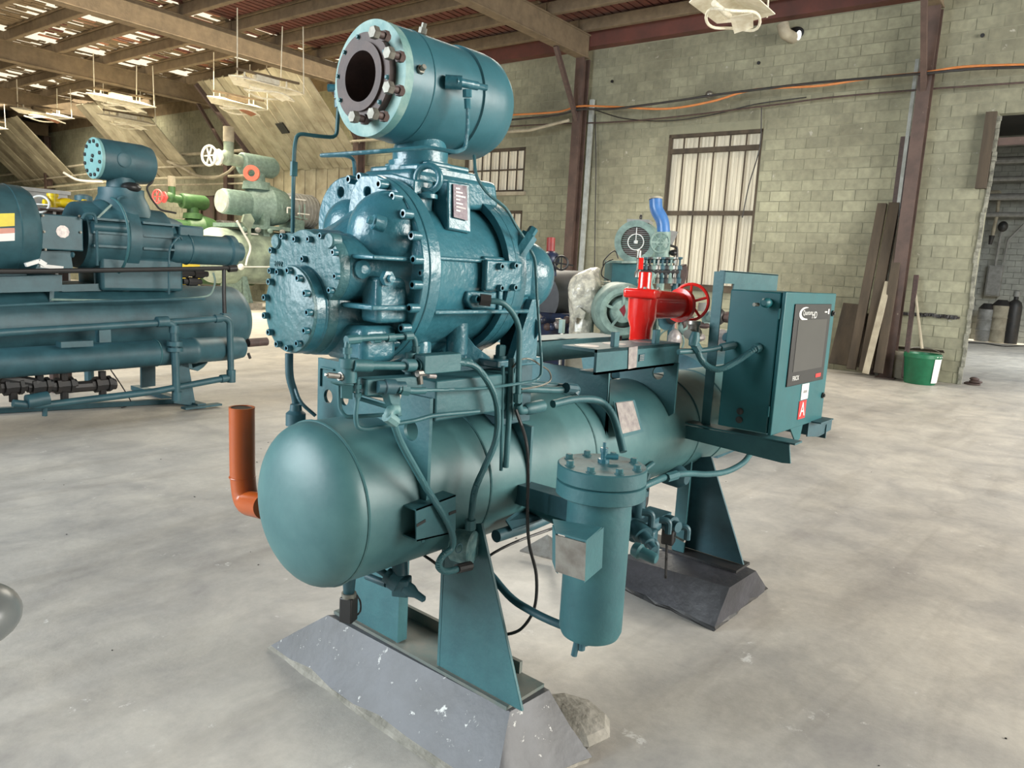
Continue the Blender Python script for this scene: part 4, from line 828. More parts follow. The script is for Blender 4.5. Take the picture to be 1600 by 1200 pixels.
# ------------------------------------------------ motor rails, saddles, name plates
S2 = saddle(2.50, 1.208, 1.625, 2.12, holes=False)
r1 = part('motor_rail', G().span((2.40, 1.62, 1.295), (3.06, 1.79, 1.308)).span((2.40, 1.62, 1.208), (3.06, 1.632, 1.308)).span((2.40, 1.62, 1.208), (3.06, 1.70, 1.218)), TEAL, P)
part('motor_rail', G().span((2.30, 1.93, 1.295), (3.06, 2.10, 1.308)).span((2.30, 1.93, 1.22), (3.06, 1.942, 1.308)), TEAL, P)
for x, w_ in ((2.42, .14), (2.62, .2), (2.85, .15)): part('bare_patch', G().lathe((x+.05, 1.72, 1.3085), (0, 0, 1), [(0, .05), (.0012, .05)], 24), PLATE, r1)
part('jack_lug', G().box((2.581, 1.66, 1.337), (.038, .02, .062)), TEAL, r1, bevel=.003); part('jack_lug', G().box((2.91, 1.66, 1.337), (.038, .02, .062)), TEAL, r1, bevel=.003)
part('jack_lug', G().box((2.669, 2, 1.357), (.02, .02, .06)), PGRN, r1)
part('worn_label', G().prism([(2.621, 1.618, 1.306), (2.69, 1.618, 1.309), (2.693, 1.618, 1.22), (2.629, 1.618, 1.216)], (0, -.002, 0)), PLATE, r1)
lb = part('small_label', G().prism([(2.711, 1.618, 1.273), (2.757, 1.618, 1.276), (2.756, 1.618, 1.246), (2.71, 1.618, 1.243)], (0, -.002, 0)), SHADE, r1)
for k in range(4): part('printed_row', G().span((2.71, 1.614, 1.269), (2.745, 1.613, 1.27)) if 0 else G().bar(V((2.711, 1.614, 1.269))-V((0, 0, .007*k)), V((2.744, 1.614, 1.269))-V((0, 0, .007*k)), .001, .002), PLATE, lb)
S4 = part('saddle_plate', G().plate([(3.02, 1.60, 1.22), (3.02, 1.60, .99), (3.02, 1.64, .96), (3.02, 1.70, 1.03), (3.02, 1.80, 1.10), (3.02, 2.0, 1.10), (3.02, 2.08, .99), (3.02, 2.14, 1.22)], (.012, 0, 0), [circ((3.02, 1.697, 1.162), .030), circ((3.02, 1.927, 1.122), .028)]), TEAL, P)
vp_ = part('vessel_name_plate', G().prism([(2.508, 1.6, 1.097), (2.688, 1.615, 1.087), (2.732, 1.585, 0.95), (2.528, 1.57, 0.955)], (0, -.006, -.004)), TEAL, P)
part('plate_face', G().prism([(2.515, 1.592, 1.092), (2.666, 1.607, 1.083), (2.696, 1.577, 0.964), (2.528, 1.562, 0.97)], (0, -.003, -.002)), PLATE, vp_)
# ------------------------------------------------ filter canister
FC = V((1.81, 1.175, 0)); FZ = 1.045
fc = part('filter_canister', G().lathe((FC.x, FC.y, .505), (0, 0, 1), [(0, .001), (.001, .06), (.012, .088), (.03, .0955), (.46, .0955)], 56), TEAL, P)
part('canister_flange', G().lathe((FC.x, FC.y, FZ-.092), (0, 0, 1), [(0, .128), (.003, .132), (.041, .132), (.043, .129)], 56), TEAL, fc)
lid = part('canister_lid', G().lathe((FC.x, FC.y, FZ-.046), (0, 0, 1), [(0, .129), (.003, .132), (.043, .132), (.046, .128)], 56), TEAL, P)
for k in range(8):
    a = 2*PI*(k+.35)/8; inst('lid_bolt', HEX, (FC.x+.105*math.cos(a), FC.y+.105*math.sin(a), FZ), lid, (0, 0, 1), spin=k, scale=(.95, .95, 1.0))
vv = V((FC.x+.02, FC.y+.01, FZ))
part('bleed_valve', G().lathe(vv, (0, 0, 1), [(0, .017), (.012, .017), (.013, .009), (.03, .009), (.031, .012), (.045, .012), (.046, .005), (.062, .005)], 10).cyl(vv+V((.0, 0, .018)), vv+V((.03, -.03, .018)), .009, n=8), CAST, lid)
br = part('plate_bracket', G().prism([(1.549, 1.137, 0.9046), (1.553, 1.132, 0.905), (1.583, 1.145, 0.7783), (1.579, 1.151, 0.7849)], (.05, .05, 0)), TEAL, P)
q1, q2, q3, q4 = (1.533, 1.125, 0.9082), (1.544, 1.034, 0.9088), (1.566, 1.044, 0.7959), (1.556, 1.134, 0.7968)
part('canister_plate', G().prism([q1, q2, q3, q4], (.004, .004, 0)), STEEL, P)
part('bracket_box', G().prism([V(q2)+V((.002, .002, .006)), V(q2)+V((.11, .02, .012)), V(q3)+V((.11, .02, .0)), V(q3)+V((.002, .002, -.006))], (0, .004, 0)).prism([V(q1)+V((0, 0, .005)), V(q2)+V((0, 0, .005)), V(q2)+V((.10, .02, .012)), V(q1)+V((.09, .08, .0))], (0, 0, .003)), TEAL, br)
part('canister_drain', G().cyl((FC.x-.01, FC.y+.02, .51), (FC.x-.01, FC.y+.02, .455), .012, n=10).cyl((FC.x-.015, FC.y+.02, .48), (FC.x+.04, FC.y-.01, .49), .016, n=8).cyl((FC.x-.02, FC.y+.03, .49), (FC.x-.025, FC.y+.035, .435), .010, n=8), SHADE, fc)
part('canister_arm', G().bar((1.88, 1.24, .86), (1.98, 1.62, .82), .07, .07), SHADE, P)
part('canister_pipe', G().tube([(1.90, 1.20, .70), (2.0, 1.35, .74), (2.05, 1.62, .75)], .022, 14), TEAL, P)
# ------------------------------------------------ control panel on its frame
pa = thing('control_panel', (3.42, 1.3, .95), 'dark teal control cabinet with a touch screen and red letter A sticker', 'control panel')
X0, X1, Y0, Y1, Z0, Z1 = 3.13, 3.765, 1.195, 1.435, .952, 1.562
part('cabinet_body', G().span((X0, Y0+.012, Z0), (X1, Y1, Z1)), DTEAL, pa, bevel=.006)
dr_ = part('door', G().span((X0-.003, Y0-.008, Z0-.004), (X1+.003, Y0+.008, Z1+.003)), DTEAL, pa, bevel=.004)
for z in (1.03, 1.45): part('hinge', G().cyl((X0-.006, Y0+.012, z), (X0-.006, Y0+.012, z+.045), .005, n=10), DTEAL, dr_)
for z in (1.07, 1.47): part('door_latch', G().cyl((X1-.03, Y0-.008, z), (X1-.03, Y0-.016, z), .014, n=16).cyl((X1-.03, Y0-.016, z), (X1-.03, Y0-.022, z), .008, n=12), DARK, dr_)
s0, s1, s2, s3 = (3.243, Y0-.009, 1.508), (3.715, Y0-.009, 1.520), (3.695, Y0-.009, 1.158), (3.243, Y0-.009, 1.150)
hm = part('screen_surround', G().prism([(3.235, Y0-.008, 1.152), (3.70, Y0-.008, 1.152), (3.70, Y0-.008, 1.515), (3.235, Y0-.008, 1.515)], (0, -.006, 0)), HMI, dr_, bevel=.003)
part('screen', G().span((3.285, Y0-.0155, 1.215), (3.655, Y0-.0140, 1.445)), SCREEN, dr_)
yy = Y0-.0145
_o = [(3.36+.075*math.cos(a), 1.472+.030*math.sin(a)) for a in [PI*.36+PI*1.28*k/16 for k in range(17)]]; _i = [(3.385+.075*math.cos(a), 1.474+.024*math.sin(a)) for a in [PI*.5+PI*1.0*k/16 for k in range(16, -1, -1)]]
part('logo_swoosh', G().prism([(x, yy, z) for x, z in _o+_i], (0, -.0006, 0)), LBLW, dr_, smooth=False)
text('Quantum', 'lettering', .030, (3.385, yy-.001, 1.476), (1, 0, 0), (0, 0, 1), LBLW, dr_); text('HD', 'lettering', .044, (3.475, yy-.001, 1.464), (1, 0, 0), (0, 0, 1), LBLW, dr_)
text('FRICK', 'lettering', .030, (3.33, yy, 1.185), (1, 0, 0), (0, 0, 1), LBLW, dr_); text('mark', 'lettering', .001, (3.33, yy, 1.165), (1, 0, 0), (0, 0, 1), LBLW, dr_) if 0 else None
part('red_mark', G().span((3.585, yy-.001, 1.170), (3.655, yy, 1.188)), LBLR, dr_); part('corner_mark', G().span((3.655, yy-.001, 1.468), (3.672, yy, 1.492)), LBLW, dr_); part('corner_mark', G().span((3.61, yy-.001, 1.475), (3.645, yy, 1.481)), LBLW, dr_)
wl_ = part('paper_label', G().span((3.435, Y0-.011, 1.075), (3.525, Y0-.008, 1.148)), LBLW, dr_); part('code_bars', G().span((3.46, Y0-.012, 1.105), (3.505, Y0-.011, 1.118)), GREY, dr_)
part('letter_label', G().span((3.425, Y0-.011, .985), (3.515, Y0-.008, 1.07)), LBLR, dr_); text('A', 'lettering', .095, (3.47, Y0-.0115, 1.026), (1, 0, 0), (0, 0, 1), LBLW, dr_, .001)
sd = part('rotary_handle', G().lathe((X0, 1.255, 1.515), (-1, 0, 0), [(0, .018), (.02, .018), (.03, .022), (.05, .020), (.06, .012)], 18), DTEAL, pa); part('handle_cap', G().lathe((X0-.045, 1.285, 1.505), (-1, .2, 0), [(0, .008), (.03, .008)], 10), ZINC, sd)
for z in (1.032, .994): part('hole_plug', G().lathe((X0, 1.335, z), (-1, 0, 0), [(0, .015), (.006, .015), (.009, .010)], 18), DARK, pa)
part('foot_angle', G().prism([(3.60, 1.19, .952), (3.78, 1.14, .952), (3.78, 1.14, .90), (3.70, 1.17, .87), (3.60, 1.19, .88)], (0, .006, 0)).span((3.62, 1.14, .948), (3.80, 1.44, .954)), SHADE, pa)
part('centre_tab', G().prism([(3.36, 1.19, .952), (3.52, 1.19, .952), (3.50, 1.19, .885), (3.45, 1.19, .87), (3.42, 1.19, .90)], (0, .006, 0)), DTEAL, pa)
# frame carrying the cabinet (part of the package)
part('panel_arm', G().prism([(3.155, 1.62, .915), (3.155, 1.115, .925), (3.155, 1.10, .84), (3.155, 1.135, .835), (3.155, 1.60, .855)], (.008, 0, 0)).span((3.155, 1.09, .922), (3.24, 1.62, .930)), TEAL, P)
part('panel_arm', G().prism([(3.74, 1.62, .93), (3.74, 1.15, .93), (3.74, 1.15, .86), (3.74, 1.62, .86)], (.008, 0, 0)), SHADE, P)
pt = (3.2, 1.555, 1.636); pb = (3.2, 1.548, 0.911); p_r = (3.2, 1.505, 1.639); p_b = (3.2, 1.505, 0.906)
part('panel_post', G().prism([pt, p_r, p_b, pb], (.006, 0, 0)), TEAL, P)
part('panel_header', G().span((3.14, 1.47, 1.585), (3.74, 1.476, 1.640)).span((3.14, 1.47, 1.636), (3.74, 1.50, 1.642)), TEAL, P)
part('panel_header', G().span((3.22, 1.462, 1.54), (3.72, 1.468, 1.585)), TEAL, P)
# conduits into the cabinet
cf = part('flex_conduit', G().curve([(2.93, 1.472, 1.303), (2.95, 1.447, 1.25), (2.97, 1.412, 1.223), (3, 1.374, 1.228), (3.05, 1.329, 1.267), (3.09, 1.288, 1.311), (3.13, 1.286, 1.32)], .014, 10), TEAL, P)
part('conduit_nut', G().cyl((2.92, 1.482, 1.33), (2.935, 1.462, 1.293), .020, n=8), TEAL, cf); part('conduit_nut', G().cyl((3.1, 1.287, 1.316), (3.13, 1.28, 1.321), .021, n=8), TEAL, cf)
part('conduit', G().tube([(2.85, 1.513, 1.289), (3, 1.456, 1.296), (3.13, 1.385, 1.324)], .012, 12), TEAL, cf); part('conduit_nut', G().cyl((3.06, 1.423, 1.308), (3.12, 1.39, 1.321), .018, n=8), TEAL, cf)
part('conduit_union', G().lathe((2.91, 1.475, 1.345), (.2, 0, 1), [(-.03, .02), (0, .024), (.03, .016)], 10), TEAL, cf)
part('bare_valve', G().lathe((3.138, 1.6, 1.353), (0, 0, 1), [(-.03, .02), (-.01, .028), (.03, .026), (.04, .032), (.055, .03)], 12).cyl((3.051, 1.58, 1.352), (3.222, 1.62, 1.349), .022, n=10), STEEL, P)
lc = part('long_conduit', G().curve([(2.434, 1.4, 0.8), (2.524, 1.4, 0.806), (2.688, 1.42, 0.796), (2.856, 1.42, 0.777), (3.043, 1.42, 0.741), (3.244, 1.42, 0.718), (3.418, 1.42, 0.729), (3.549, 1.44, 0.749)], .014, 12), TEAL, P)
part('conduit_union', G().cyl((2.643, 1.41, 0.798), (2.748, 1.42, 0.79), .020, n=8), TEAL, lc)
part('gauge_disc', G().lathe((2.463, 1.42, 0.764), (-.4, -.9, 0), [(-.04, .018), (-.01, .03), (0, .034), (.006, .032)], 24), TEAL, P)
ov = part('oil_valve', G().lathe((2.808, 1.6, 0.481), (-.3, -.7, -.3), [(-.05, .03), (0, .045), (.03, .045), (.031, .028), (.08, .028), (.085, .018), (.12, .018)], 16), SHADE, P)
part('valve_nose', G().lathe((2.647, 1.5, 0.458), V((2.647, 1.42, 0.448))-V((2.647, 1.5, 0.458)), [(-.03, .03), (0, .034), (.01, .026), (.07, .024), (.08, .018)], 14), TEAL, ov)
ov2 = part('oil_valve', G().lathe((3.108, 1.62, 0.442), (-.2, -.9, 0), [(-.06, .03), (0, .042), (.03, .042), (.031, .026), (.06, .026)], 16), SHADE, P)
part('valve_block', G().box((3.118, 1.62, 0.385), (.07, .06, .09), rz=.3), DARK, ov2, bevel=.01); part('valve_block', G().box((2.934, 1.62, 0.421), (.07, .06, .07), rz=.2), SHADE, ov2, bevel=.01)
for q in ((2.836, 1.58, 0.435), (2.974, 1.6, 0.497), (3.129, 1.58, 0.435), (2.811, 1.6, 0.569)): part('pipe_elbow', G().tube([q, (q[0]+.02, q[1]-.04, q[2]), (q[0]+.02, q[1]-.04, q[2]-.06)], .016, 10), SHADE, ov2)
pm = part('oil_pump', G().lathe((2.62, 1.80, .47), (1, 0, 0), [(0, .04), (.01, .062), (.30, .062), (.31, .075), (.34, .075), (.35, .05), (.46, .05)], 24), DARK, P)
for x in (2.70, 2.86): part('pump_foot', G().box((x, 1.80, .42), (.03, .12, .12)), DARK, pm)
part('pump_box', G().box((2.74, 1.79, .56), (.12, .09, .07)), SHADE, pm, bevel=.008)
part('suction_line', G().tube([(3.08, 1.80, .47), (3.16, 1.80, .47), (3.16, 1.80, .64)], .028, 14, bend=.05), DARK, pm); part('suction_line', G().tube([(2.62, 1.80, .47), (2.55, 1.80, .47), (2.52, 1.78, .62)], .025, 14, bend=.05), DARK, pm)
part('strainer', G().lathe((2.98, 1.72, .36), (0, 0, 1), [(0, .03), (.01, .045), (.05, .045), (.055, .035), (.22, .035), (.225, .045), (.25, .045)], 18), SHADE, pm)
part('valve_stem', G().cyl((3.067, 1.56, 0.405), (3.048, 1.5, 0.402), .006, n=8), STEEL, ov2)
part('oil_pump_body', G().lathe((3.234, 1.65, 0.642), (0, -1, 0), [(-.08, .05), (0, .055), (.02, .045), (.04, .03)], 20).box((3.034, 1.7, 0.456), (.26, .12, .05)), SHADE, P)
part('hanging_wire', G().curve([(2.973, 1.55, 0.394), (2.981, 1.55, 0.315), (2.99, 1.55, 0.225)], .007, 6), BLACK, P)
part('suction_header', G().tube([(2.60, 1.70, .62), (2.62, 1.68, .50), (2.95, 1.66, .44), (3.05, 1.66, .44)], .035, 16, bend=.05).tube([(2.9, 1.74, .64), (2.9, 1.72, .44)], .02, 12), SHADE, P)
part('wing_valve', G().cyl((2.797, 1.6, 0.761), (2.87, 1.6, 0.781), .012, n=10).cyl((2.833, 1.6, 0.74), (2.816, 1.6, 0.708), .016, n=10), TEAL, P)
# ------------------------------------------------ red valve on the far end of the vessel
rv = thing('red_stop_valve', (3.05, YC, 1.12), 'glossy red angle valve with a red handwheel standing behind the motor rails', 'valve')
vb = V((3.094, 1.85, 1.3)); zt = V((3.064, 1.85, 1.497)).z; z2 = V((3.079, 1.85, 1.398)).z; z3 = V((3.086, 1.85, 1.355)).z
part('valve_body', G().lathe((vb.x, vb.y, 1.113), (0, 0, 1), [(0, .050), (z3-1.113-.06, .050), (z3-1.113-.055, .052), (z3-1.113, .052), (z2-1.113, .067), (zt-1.113-.01, .070), (zt-1.113, .072)], 40), RED, rv)
fl = part('valve_flange', G().box((vb.x-.01, vb.y, zt+.02), (.15, .15, .045), rz=.3), RED, rv, bevel=.012, seg=3)
part('top_stub', G().lathe((vb.x, vb.y, zt+.04), (0, 0, 1), [(0, .034), (.01, .030), (.075, .030), (.08, .028)], 32), RED, rv)
for dx, dy in ((-.05, -.04), (.04, -.06), (-.045, .05), (.05, .04)): inst('flange_bolt', HEXZ, (vb.x-.01+dx, vb.y+dy, zt+.042), fl, (0, 0, 1), scale=.7)
hx = V((vb.x, vb.y, zt-.03)); he = V((3.368, 1.8, 1.464))
sp = part('side_branch', G().lathe(hx, he-hx, [(0, .060), (.06, .070), ((he-hx).length-.012, .064), ((he-hx).length-.01, .084), ((he-hx).length+.014, .084), ((he-hx).length+.02, .03)], 36), RED, rv)
dd = (he-hx).normalized(); hc = V((3.395, 1.76, 1.483))
part('bonnet_yoke', G().bar(he, hc, .03, .05).box(he+dd*.02, (.02, .05, .15), rz=math.atan2(dd.y, dd.x)), RED, rv, bevel=.006)
hd_ = V((.97, .24, 0)); hwl = part('handwheel', G().torus(hc, hd_, .088, .008, 40, 12), RED, rv)
_, u_, w2 = ortho(hd_)
for k in range(5):
    a = 2*PI*k/5+.3; part('spoke', G().tube([hc-hd_*.012, hc+(u_*math.cos(a)+w2*math.sin(a))*.088], .007, 8), RED, hwl)
part('hub', G().lathe(hc-hd_*.03, hd_, [(0, .02), (.03, .018), (.05, .012)], 16), RED, hwl)
part('paper_tag', G().prism([(3.465, 1.75, 1.481), (3.549, 1.75, 1.481), (3.543, 1.75, 1.438), (3.459, 1.75, 1.439)], (0, .002, 0)), LBLW, rv, label='blank white tag')
part('mid_weld', G().torus(V((vb.x, vb.y, 1.30)), (0, 0, 1), .051, .003, 32, 8), RED, rv)
# ================================================================ HANGING LAMPS
def lamp(c, lab, ln=1.5, rods=True, rust=False):
    c = V(c); t = thing('hanging_lamp', c+V((0, 0, 1.2)), lab, 'lamp', 'wrecked sheet-metal lamps hanging from the roof', hall=True)
    h = ln/2
    for s in (-1, 1):
        g = G().prism([c+V((-h, 0, .04)), c+V((-h*.6, s*.42, -.03)), c+V((h*.6, s*.42, -.03)), c+V((h, 0, .04)), c+V((h*.6, 0, .10)), c+V((-h*.6, 0, .10))], (0, 0, .015))
        part('reflector', g, WHITE, t, smooth=False)
    rg = G(); n = 30; vs = []
    pts = [c+V((h*.62*math.cos(2*PI*k/n)+.05, .33*math.sin(2*PI*k/n), -.16+.03*math.sin(3*2*PI*k/n))) for k in range(n+1)]
    part('guard_ring', rg.tube(pts, .02, 8, bend=0), WHITE, t)
    part('ballast', G().span(c+V((-.35, -.1, .08)), c+V((.25, .1, .20))), WHITE if not rust else DECKD, t, bevel=.01)
    part('tube_lamp', G().cyl(c+V((-.4, .1, -.06)), c+V((.15, .1, -.07)), .04, n=12), WHITE, t); part('torn_sheet', G().prism([c+V((.1, -.25, -.10)), c+V((.55, -.1, -.14)), c+V((.5, .15, -.2)), c+V((.05, .05, -.12))], (0, 0, .01)), RUSTL if rust else WHITE, t, smooth=False)
    part('hanger_bar', G().bar(c+V((-h*.8, 0, .22)), c+V((h*.85, 0, .27)), .05, .05), DUST, t)
    for x, y in ((-h*.75, .05), (h*.55, .3), (h*.8, -.25)): part('rod', G().cyl(c+V((x, y, 0)), c+V((x, y*.8, 6.88-c.z)), .013, n=6), WHITE, t)
    for x in (-h*.6, h*.5): part('post', G().cyl(c+V((x, 0, .02)), c+V((x, 0, .24)), .02, n=6), WHITE, t)
lamp((10.7, 15.5, 5.38), 'white sheet lamp nearest the teal trap, upper of the right pair', 2.0)
lamp((12.45, 19.4, 5.66), 'white sheet lamp with rusty glass, lower of the right pair', 1.9, rust=True)
lamp((10.9, 22.8, 5.72), 'white sheet lamp in the middle, above the left teal drum', 2.0)
lamp((12.6, 26.0, 5.72), 'white sheet lamp hanging just over the left teal drum, lowest of the middle pair', 2.0)
lamp((11.2, 29.0, 5.9), 'white sheet lamp at the far left under the second beam', 2.0, rust=True)
lamp((10.8, 33.5, 5.75), 'white sheet lamp cut by the left edge of the photograph', 1.8)
lamp((10.3, 4.35, 5.28), 'yellowed lamp ring cut by the top edge, above the block wall', 1.6)
# ================================================================ LEFT TEAL MACHINE (second package)
def bpart(t, nm, g, m, **k): return part(nm, g, m, t, **k)
L = thing('screw_compressor_package', (3.3, 7.5, 0), 'shaded teal compressor package at the left edge with yellow motor label', 'compressor', hall=True)
vL = 7.55; pr1 = [(.20*(1-math.cos(PI/2*k/10)), max(.002, .375*math.sin(PI/2*k/10))) for k in range(11)]; LT = 4.9+1.2
tank = bpart(L, 'vessel', G().lathe((-1.2, vL, .86), (1, 0, 0), pr1+[(LT-.2+.2*math.sin(PI/2*k/10), max(.002, .375*math.cos(PI/2*k/10))) for k in range(11)], 56), SHADE, L)if 0 else part('vessel', G().lathe((-1.2, vL, .86), (1, 0, 0), pr1+[(LT-.2+.2*math.sin(PI/2*k/10), max(.002, .375*math.cos(PI/2*k/10))) for k in range(11)], 56), SHADE, L)
oc = part('oil_cooler', G().lathe((-1.2, 7.0, .57), (1, 0, .009), [(0, .125), (5.15, .125), (5.16, .132), (5.2, .132), (5.21, .125), (5.62, .125), (5.72, .11), (5.75, .07)], 40), SHADE, L)
part('cooler_nozzle', G().cyl((4.6, 7.0, .665), (4.83, 7.0, .67), .045, n=16), BROWN, oc); part('cooler_plug', G().cyl((4.572, 6.95, 0.561), (4.595, 6.95, 0.505), .015, n=8), DARK, oc)
part('weld_seam', G().torus((3.6, 7.0, .615), (1, 0, 0), .126, .006, 32, 6), TEAL, oc)
# piping in front
lp = part('oil_pipe', G().tube([(2.089, 6.85, 0.839), (2.265, 6.85, 0.868), (3.511, 6.85, 0.914), (4.244, 6.85, 0.948), (4.294, 6.85, 0.908), (4.306, 6.85, 0.336), (4.121, 6.85, 0.325), (3.499, 6.85, 0.269), (2.518, 6.85, 0.245), (2.331, 6.85, 0.288)], .032, 12, bend=.05), SHADE, L)
lq = part('oil_pipe', G().tube([(3.567, 6.84, 0.92), (3.697, 6.84, 0.911), (3.711, 6.84, 0.573), (3.718, 6.84, 0.173)], .036, 12, bend=.05), SHADE, L)
for (a, b, r) in (((3.542, 6.85, 0.926), (3.647, 6.85, 0.929), .05), ((4.132, 6.85, 0.944), (4.202, 6.85, 0.949), .042), ((3.703, 6.84, 0.892), (3.702, 6.84, 0.819), .046), ((3.707, 6.84, 0.739), (3.707, 6.84, 0.696), .07), ((3.713, 6.84, 0.678), (3.712, 6.84, 0.641), .07), ((3.719, 6.84, 0.248), (3.718, 6.84, 0.161), .045), ((4.307, 6.85, 0.416), (4.306, 6.85, 0.289), .045), ((4.192, 6.85, 0.332), (4.249, 6.85, 0.334), .042), ((2.433, 6.85, 0.287), (2.594, 6.85, 0.303), .06)): part('fitting', G().cyl(a, b, r, n=14), SHADE, lp)
part('drain_tap', G().cyl((2.567, 6.85, 0.262), (2.563, 6.85, 0.152), .02, n=10), SHADE, lp)
part('oil_pipe', G().tube([(2.331, 7.1, 0.467), (2.617, 7.1, 0.387), (2.821, 7.1, 0.334), (3.264, 7.1, 0.329)], .05, 10), DARK, L)
for q in ((2.422, 7.1, 0.383), (2.627, 7.1, 0.369), (2.822, 7.1, 0.357), (3.149, 7.1, 0.339)): part('valve_body', G().lathe(V(q)-V((.1, 0, 0)), (1, 0, 0), [(0, .05), (.03, .05), (.03, .075), (.06, .075), (.06, .06), (.14, .06), (.14, .075), (.17, .075), (.17, .05), (.2, .05)], 8).cyl(V(q)-V((0, 0, .13)), V(q)+V((0, 0, .12)), .035, n=8), DARK, L)
part('thin_conduit', G().tube([(2.202, 6.9, 1.074), (2.569, 6.9, 1.093), (3.027, 6.9, 1.114), (3.695, 6.9, 1.131), (4.054, 6.9, 1.137)], .012, 8), SHADE, L)
part('thin_conduit', G().tube([(2.726, 7.05, 1.12), (3.377, 7.05, 1.108), (4.006, 7.05, 1.133), (4.212, 7.05, 1.159), (4.263, 7.05, 1.302), (4.235, 7.05, 1.392)], .010, 8, bend=.08), PGRN, L)
# support leg, base frame
part('leg', G().prism([(3.946, 7.15, 0.483), (4.014, 7.15, 0.479), (4.091, 7.15, 0.019), (3.859, 7.15, 0.072), (3.904, 7.15, 0.395)], (0, .02, 0)), SHADE, L)
part('leg', G().prism([(3.853, 7.15, 0.528), (4.042, 7.15, 0.516), (4.061, 7.15, 0.416), (4.231, 7.15, 0.464), (4.18, 7.15, 0.414), (4.116, 7.15, 0.379), (3.952, 7.15, 0.444)], (0, .2, 0)), SHADE, L)
part('leg', G().prism([(3.86, 7.8, 0.377), (4.01, 7.8, 0.367), (4.006, 7.8, 0.145), (3.855, 7.8, 0.138)], (0, .03, 0)), SHADE, L)
part('base_frame', G().bar((4.10, 7.05, .03), (4.10, 8.45, .03), .09, .05).bar((4.10, 7.45, .03), (1.0, 8.4, .03), .06, .05).bar((3.9, 7.05, .03), (4.3, 7.05, .03), .09, .02), SHADE, L)
part('leg', G().prism([(.8, 7.2, 0), (.8, 7.9, 0), (.8, 7.8, .6), (.8, 7.3, .6)], (.05, 0, 0)), SHADE, L)
part('thin_wire', G().curve([(3.273, 7.2, 0.449), (3.381, 7.2, 0.267), (3.671, 7.647, 0.01), (3.509, 7.51, 0.01)], .006, 6), DARK, L)
part('bracket_block', G().box((2.829, 6.87, 0.753), (.26, .1, .05)).box((3.079, 6.9, 0.824), (.1, .08, .14)), SHADE, L)
# black rail
rl = part('cable_rail', G().tube([(2.231, 6.95, 1.349), (2.494, 6.95, 1.357), (3.633, 6.95, 1.409), (4.395, 6.95, 1.447)], .022, 10), BLACK, L); part('rail_post', G().tube([(4.294, 6.95, 1.43), (4.293, 6.95, 1.179), (4.299, 6.95, 0.971)], .02, 10), BLACK, rl)
part('rail_end', G().cyl((4.344, 6.95, 1.438), (4.431, 6.95, 1.448), .035, n=14), BLACK, rl); part('rail_foot', G().box((4.295, 6.92, 0.961), (.09, .07, .06)), SHADE, rl)
part('deck_channel', G().prism([(2.277, 7.1, 1.298), (2.84, 7.1, 1.328), (2.835, 7.1, 1.189), (2.271, 7.1, 1.168)], (0, .6, 0)), SHADE, L)
part('deck_post', G().prism([(2.796, 7.25, 1.196), (2.832, 7.25, 1.197), (2.805, 7.25, 0.868), (2.776, 7.25, 0.926)], (.0, .4, 0)), SHADE, L)
part('deck_channel', G().prism([(2.917, 7.3, 1.235), (3.893, 7.3, 1.282), (3.891, 7.3, 1.206), (2.914, 7.3, 1.172)], (0, .5, 0)), SHADE, L)
for q in (((3.211, 7.35, 1.384), (3.279, 7.35, 1.386), (3.265, 7.35, 1.088), (3.219, 7.35, 1.088)), ((3.468, 7.35, 1.392), (3.54, 7.35, 1.395), (3.527, 7.35, 1.088), (3.478, 7.35, 1.088)), ((3.882, 7.35, 1.406), (3.961, 7.35, 1.408), (3.95, 7.35, 1.087), (3.896, 7.35, 1.087))): part('deck_post', G().prism(q, (0, .3, 0)), SHADE, L)
# motor
cm = V((2.616, 7.5, 1.678)); rm = .40
mt = part('motor', G().lathe((.6, 7.5, cm.z), (1, 0, 0), [(0, rm*.9), (.05, rm), ((2.655, 7.3, 1.749)[0]-.6, rm), ((2.705, 7.3, 1.753)[0]-.6, rm*.93), ((2.745, 7.3, 1.756)[0]-.6, rm*.72), ((2.765, 7.3, 1.758)[0]-.6, rm*.55)], 44), SHADE, L)
part('motor_hood', G().span((.8, 7.25, cm.z+rm*.80), (2.35, 7.75, cm.z+rm*1.04)), PGRN, mt, bevel=.06, seg=4)
part('motor_rib', G().torus((2.55, 7.5, cm.z), (1, 0, 0), rm*.98, .012, 40, 6), SHADE, mt)
part('warning_label', G().prism([(2.338, 7.08, 1.807), (2.489, 7.08, 1.825), (2.485, 7.08, 1.722), (2.333, 7.08, 1.7)], (0, .004, 0)), YGLOW, mt); part('warning_label', G().prism([(2.333, 7.08, 1.69), (2.484, 7.08, 1.706), (2.483, 7.08, 1.665), (2.331, 7.08, 1.644)], (0, .004, 0)), ORNG, mt); part('warning_label', G().prism([(2.331, 7.08, 1.644), (2.483, 7.08, 1.665), (2.48, 7.08, 1.602), (2.328, 7.08, 1.583)], (0, .004, 0)), LBLW, mt)
part('motor_foot', G().span((.9, 7.2, 1.30), (2.6, 7.8, cm.z-rm*.8)), SHADE, mt)
# coupling guard
gq = (2.721, 7.2, 1.846); gr = (3.068, 7.2, 1.54)
cg = part('coupling_guard', G().span((gq[0], 7.2, gr[2]), (gr[0], 7.8, gq[2])), SHADE, L, bevel=.01)
for p in ((2.741, 7.19, 1.827), (2.746, 7.19, 1.692), (3.042, 7.19, 1.707), (2.75, 7.19, 1.54), (3.036, 7.19, 1.847)): inst('guard_screw', HEXZ, p, cg, (0, -1, 0), scale=.8)
part('worn_logo', G().lathe((2.897, 7.198, 1.703), (0, -1, 0), [(0, .055), (.002, .055)], 10), PLATE, cg)
part('guard_pedestal', G().prism([(2.746, 7.3, 1.526), (2.996, 7.3, 1.539), (3.013, 7.3, 1.38), (2.689, 7.3, 1.358)], (0, .4, 0)), SHADE, L)
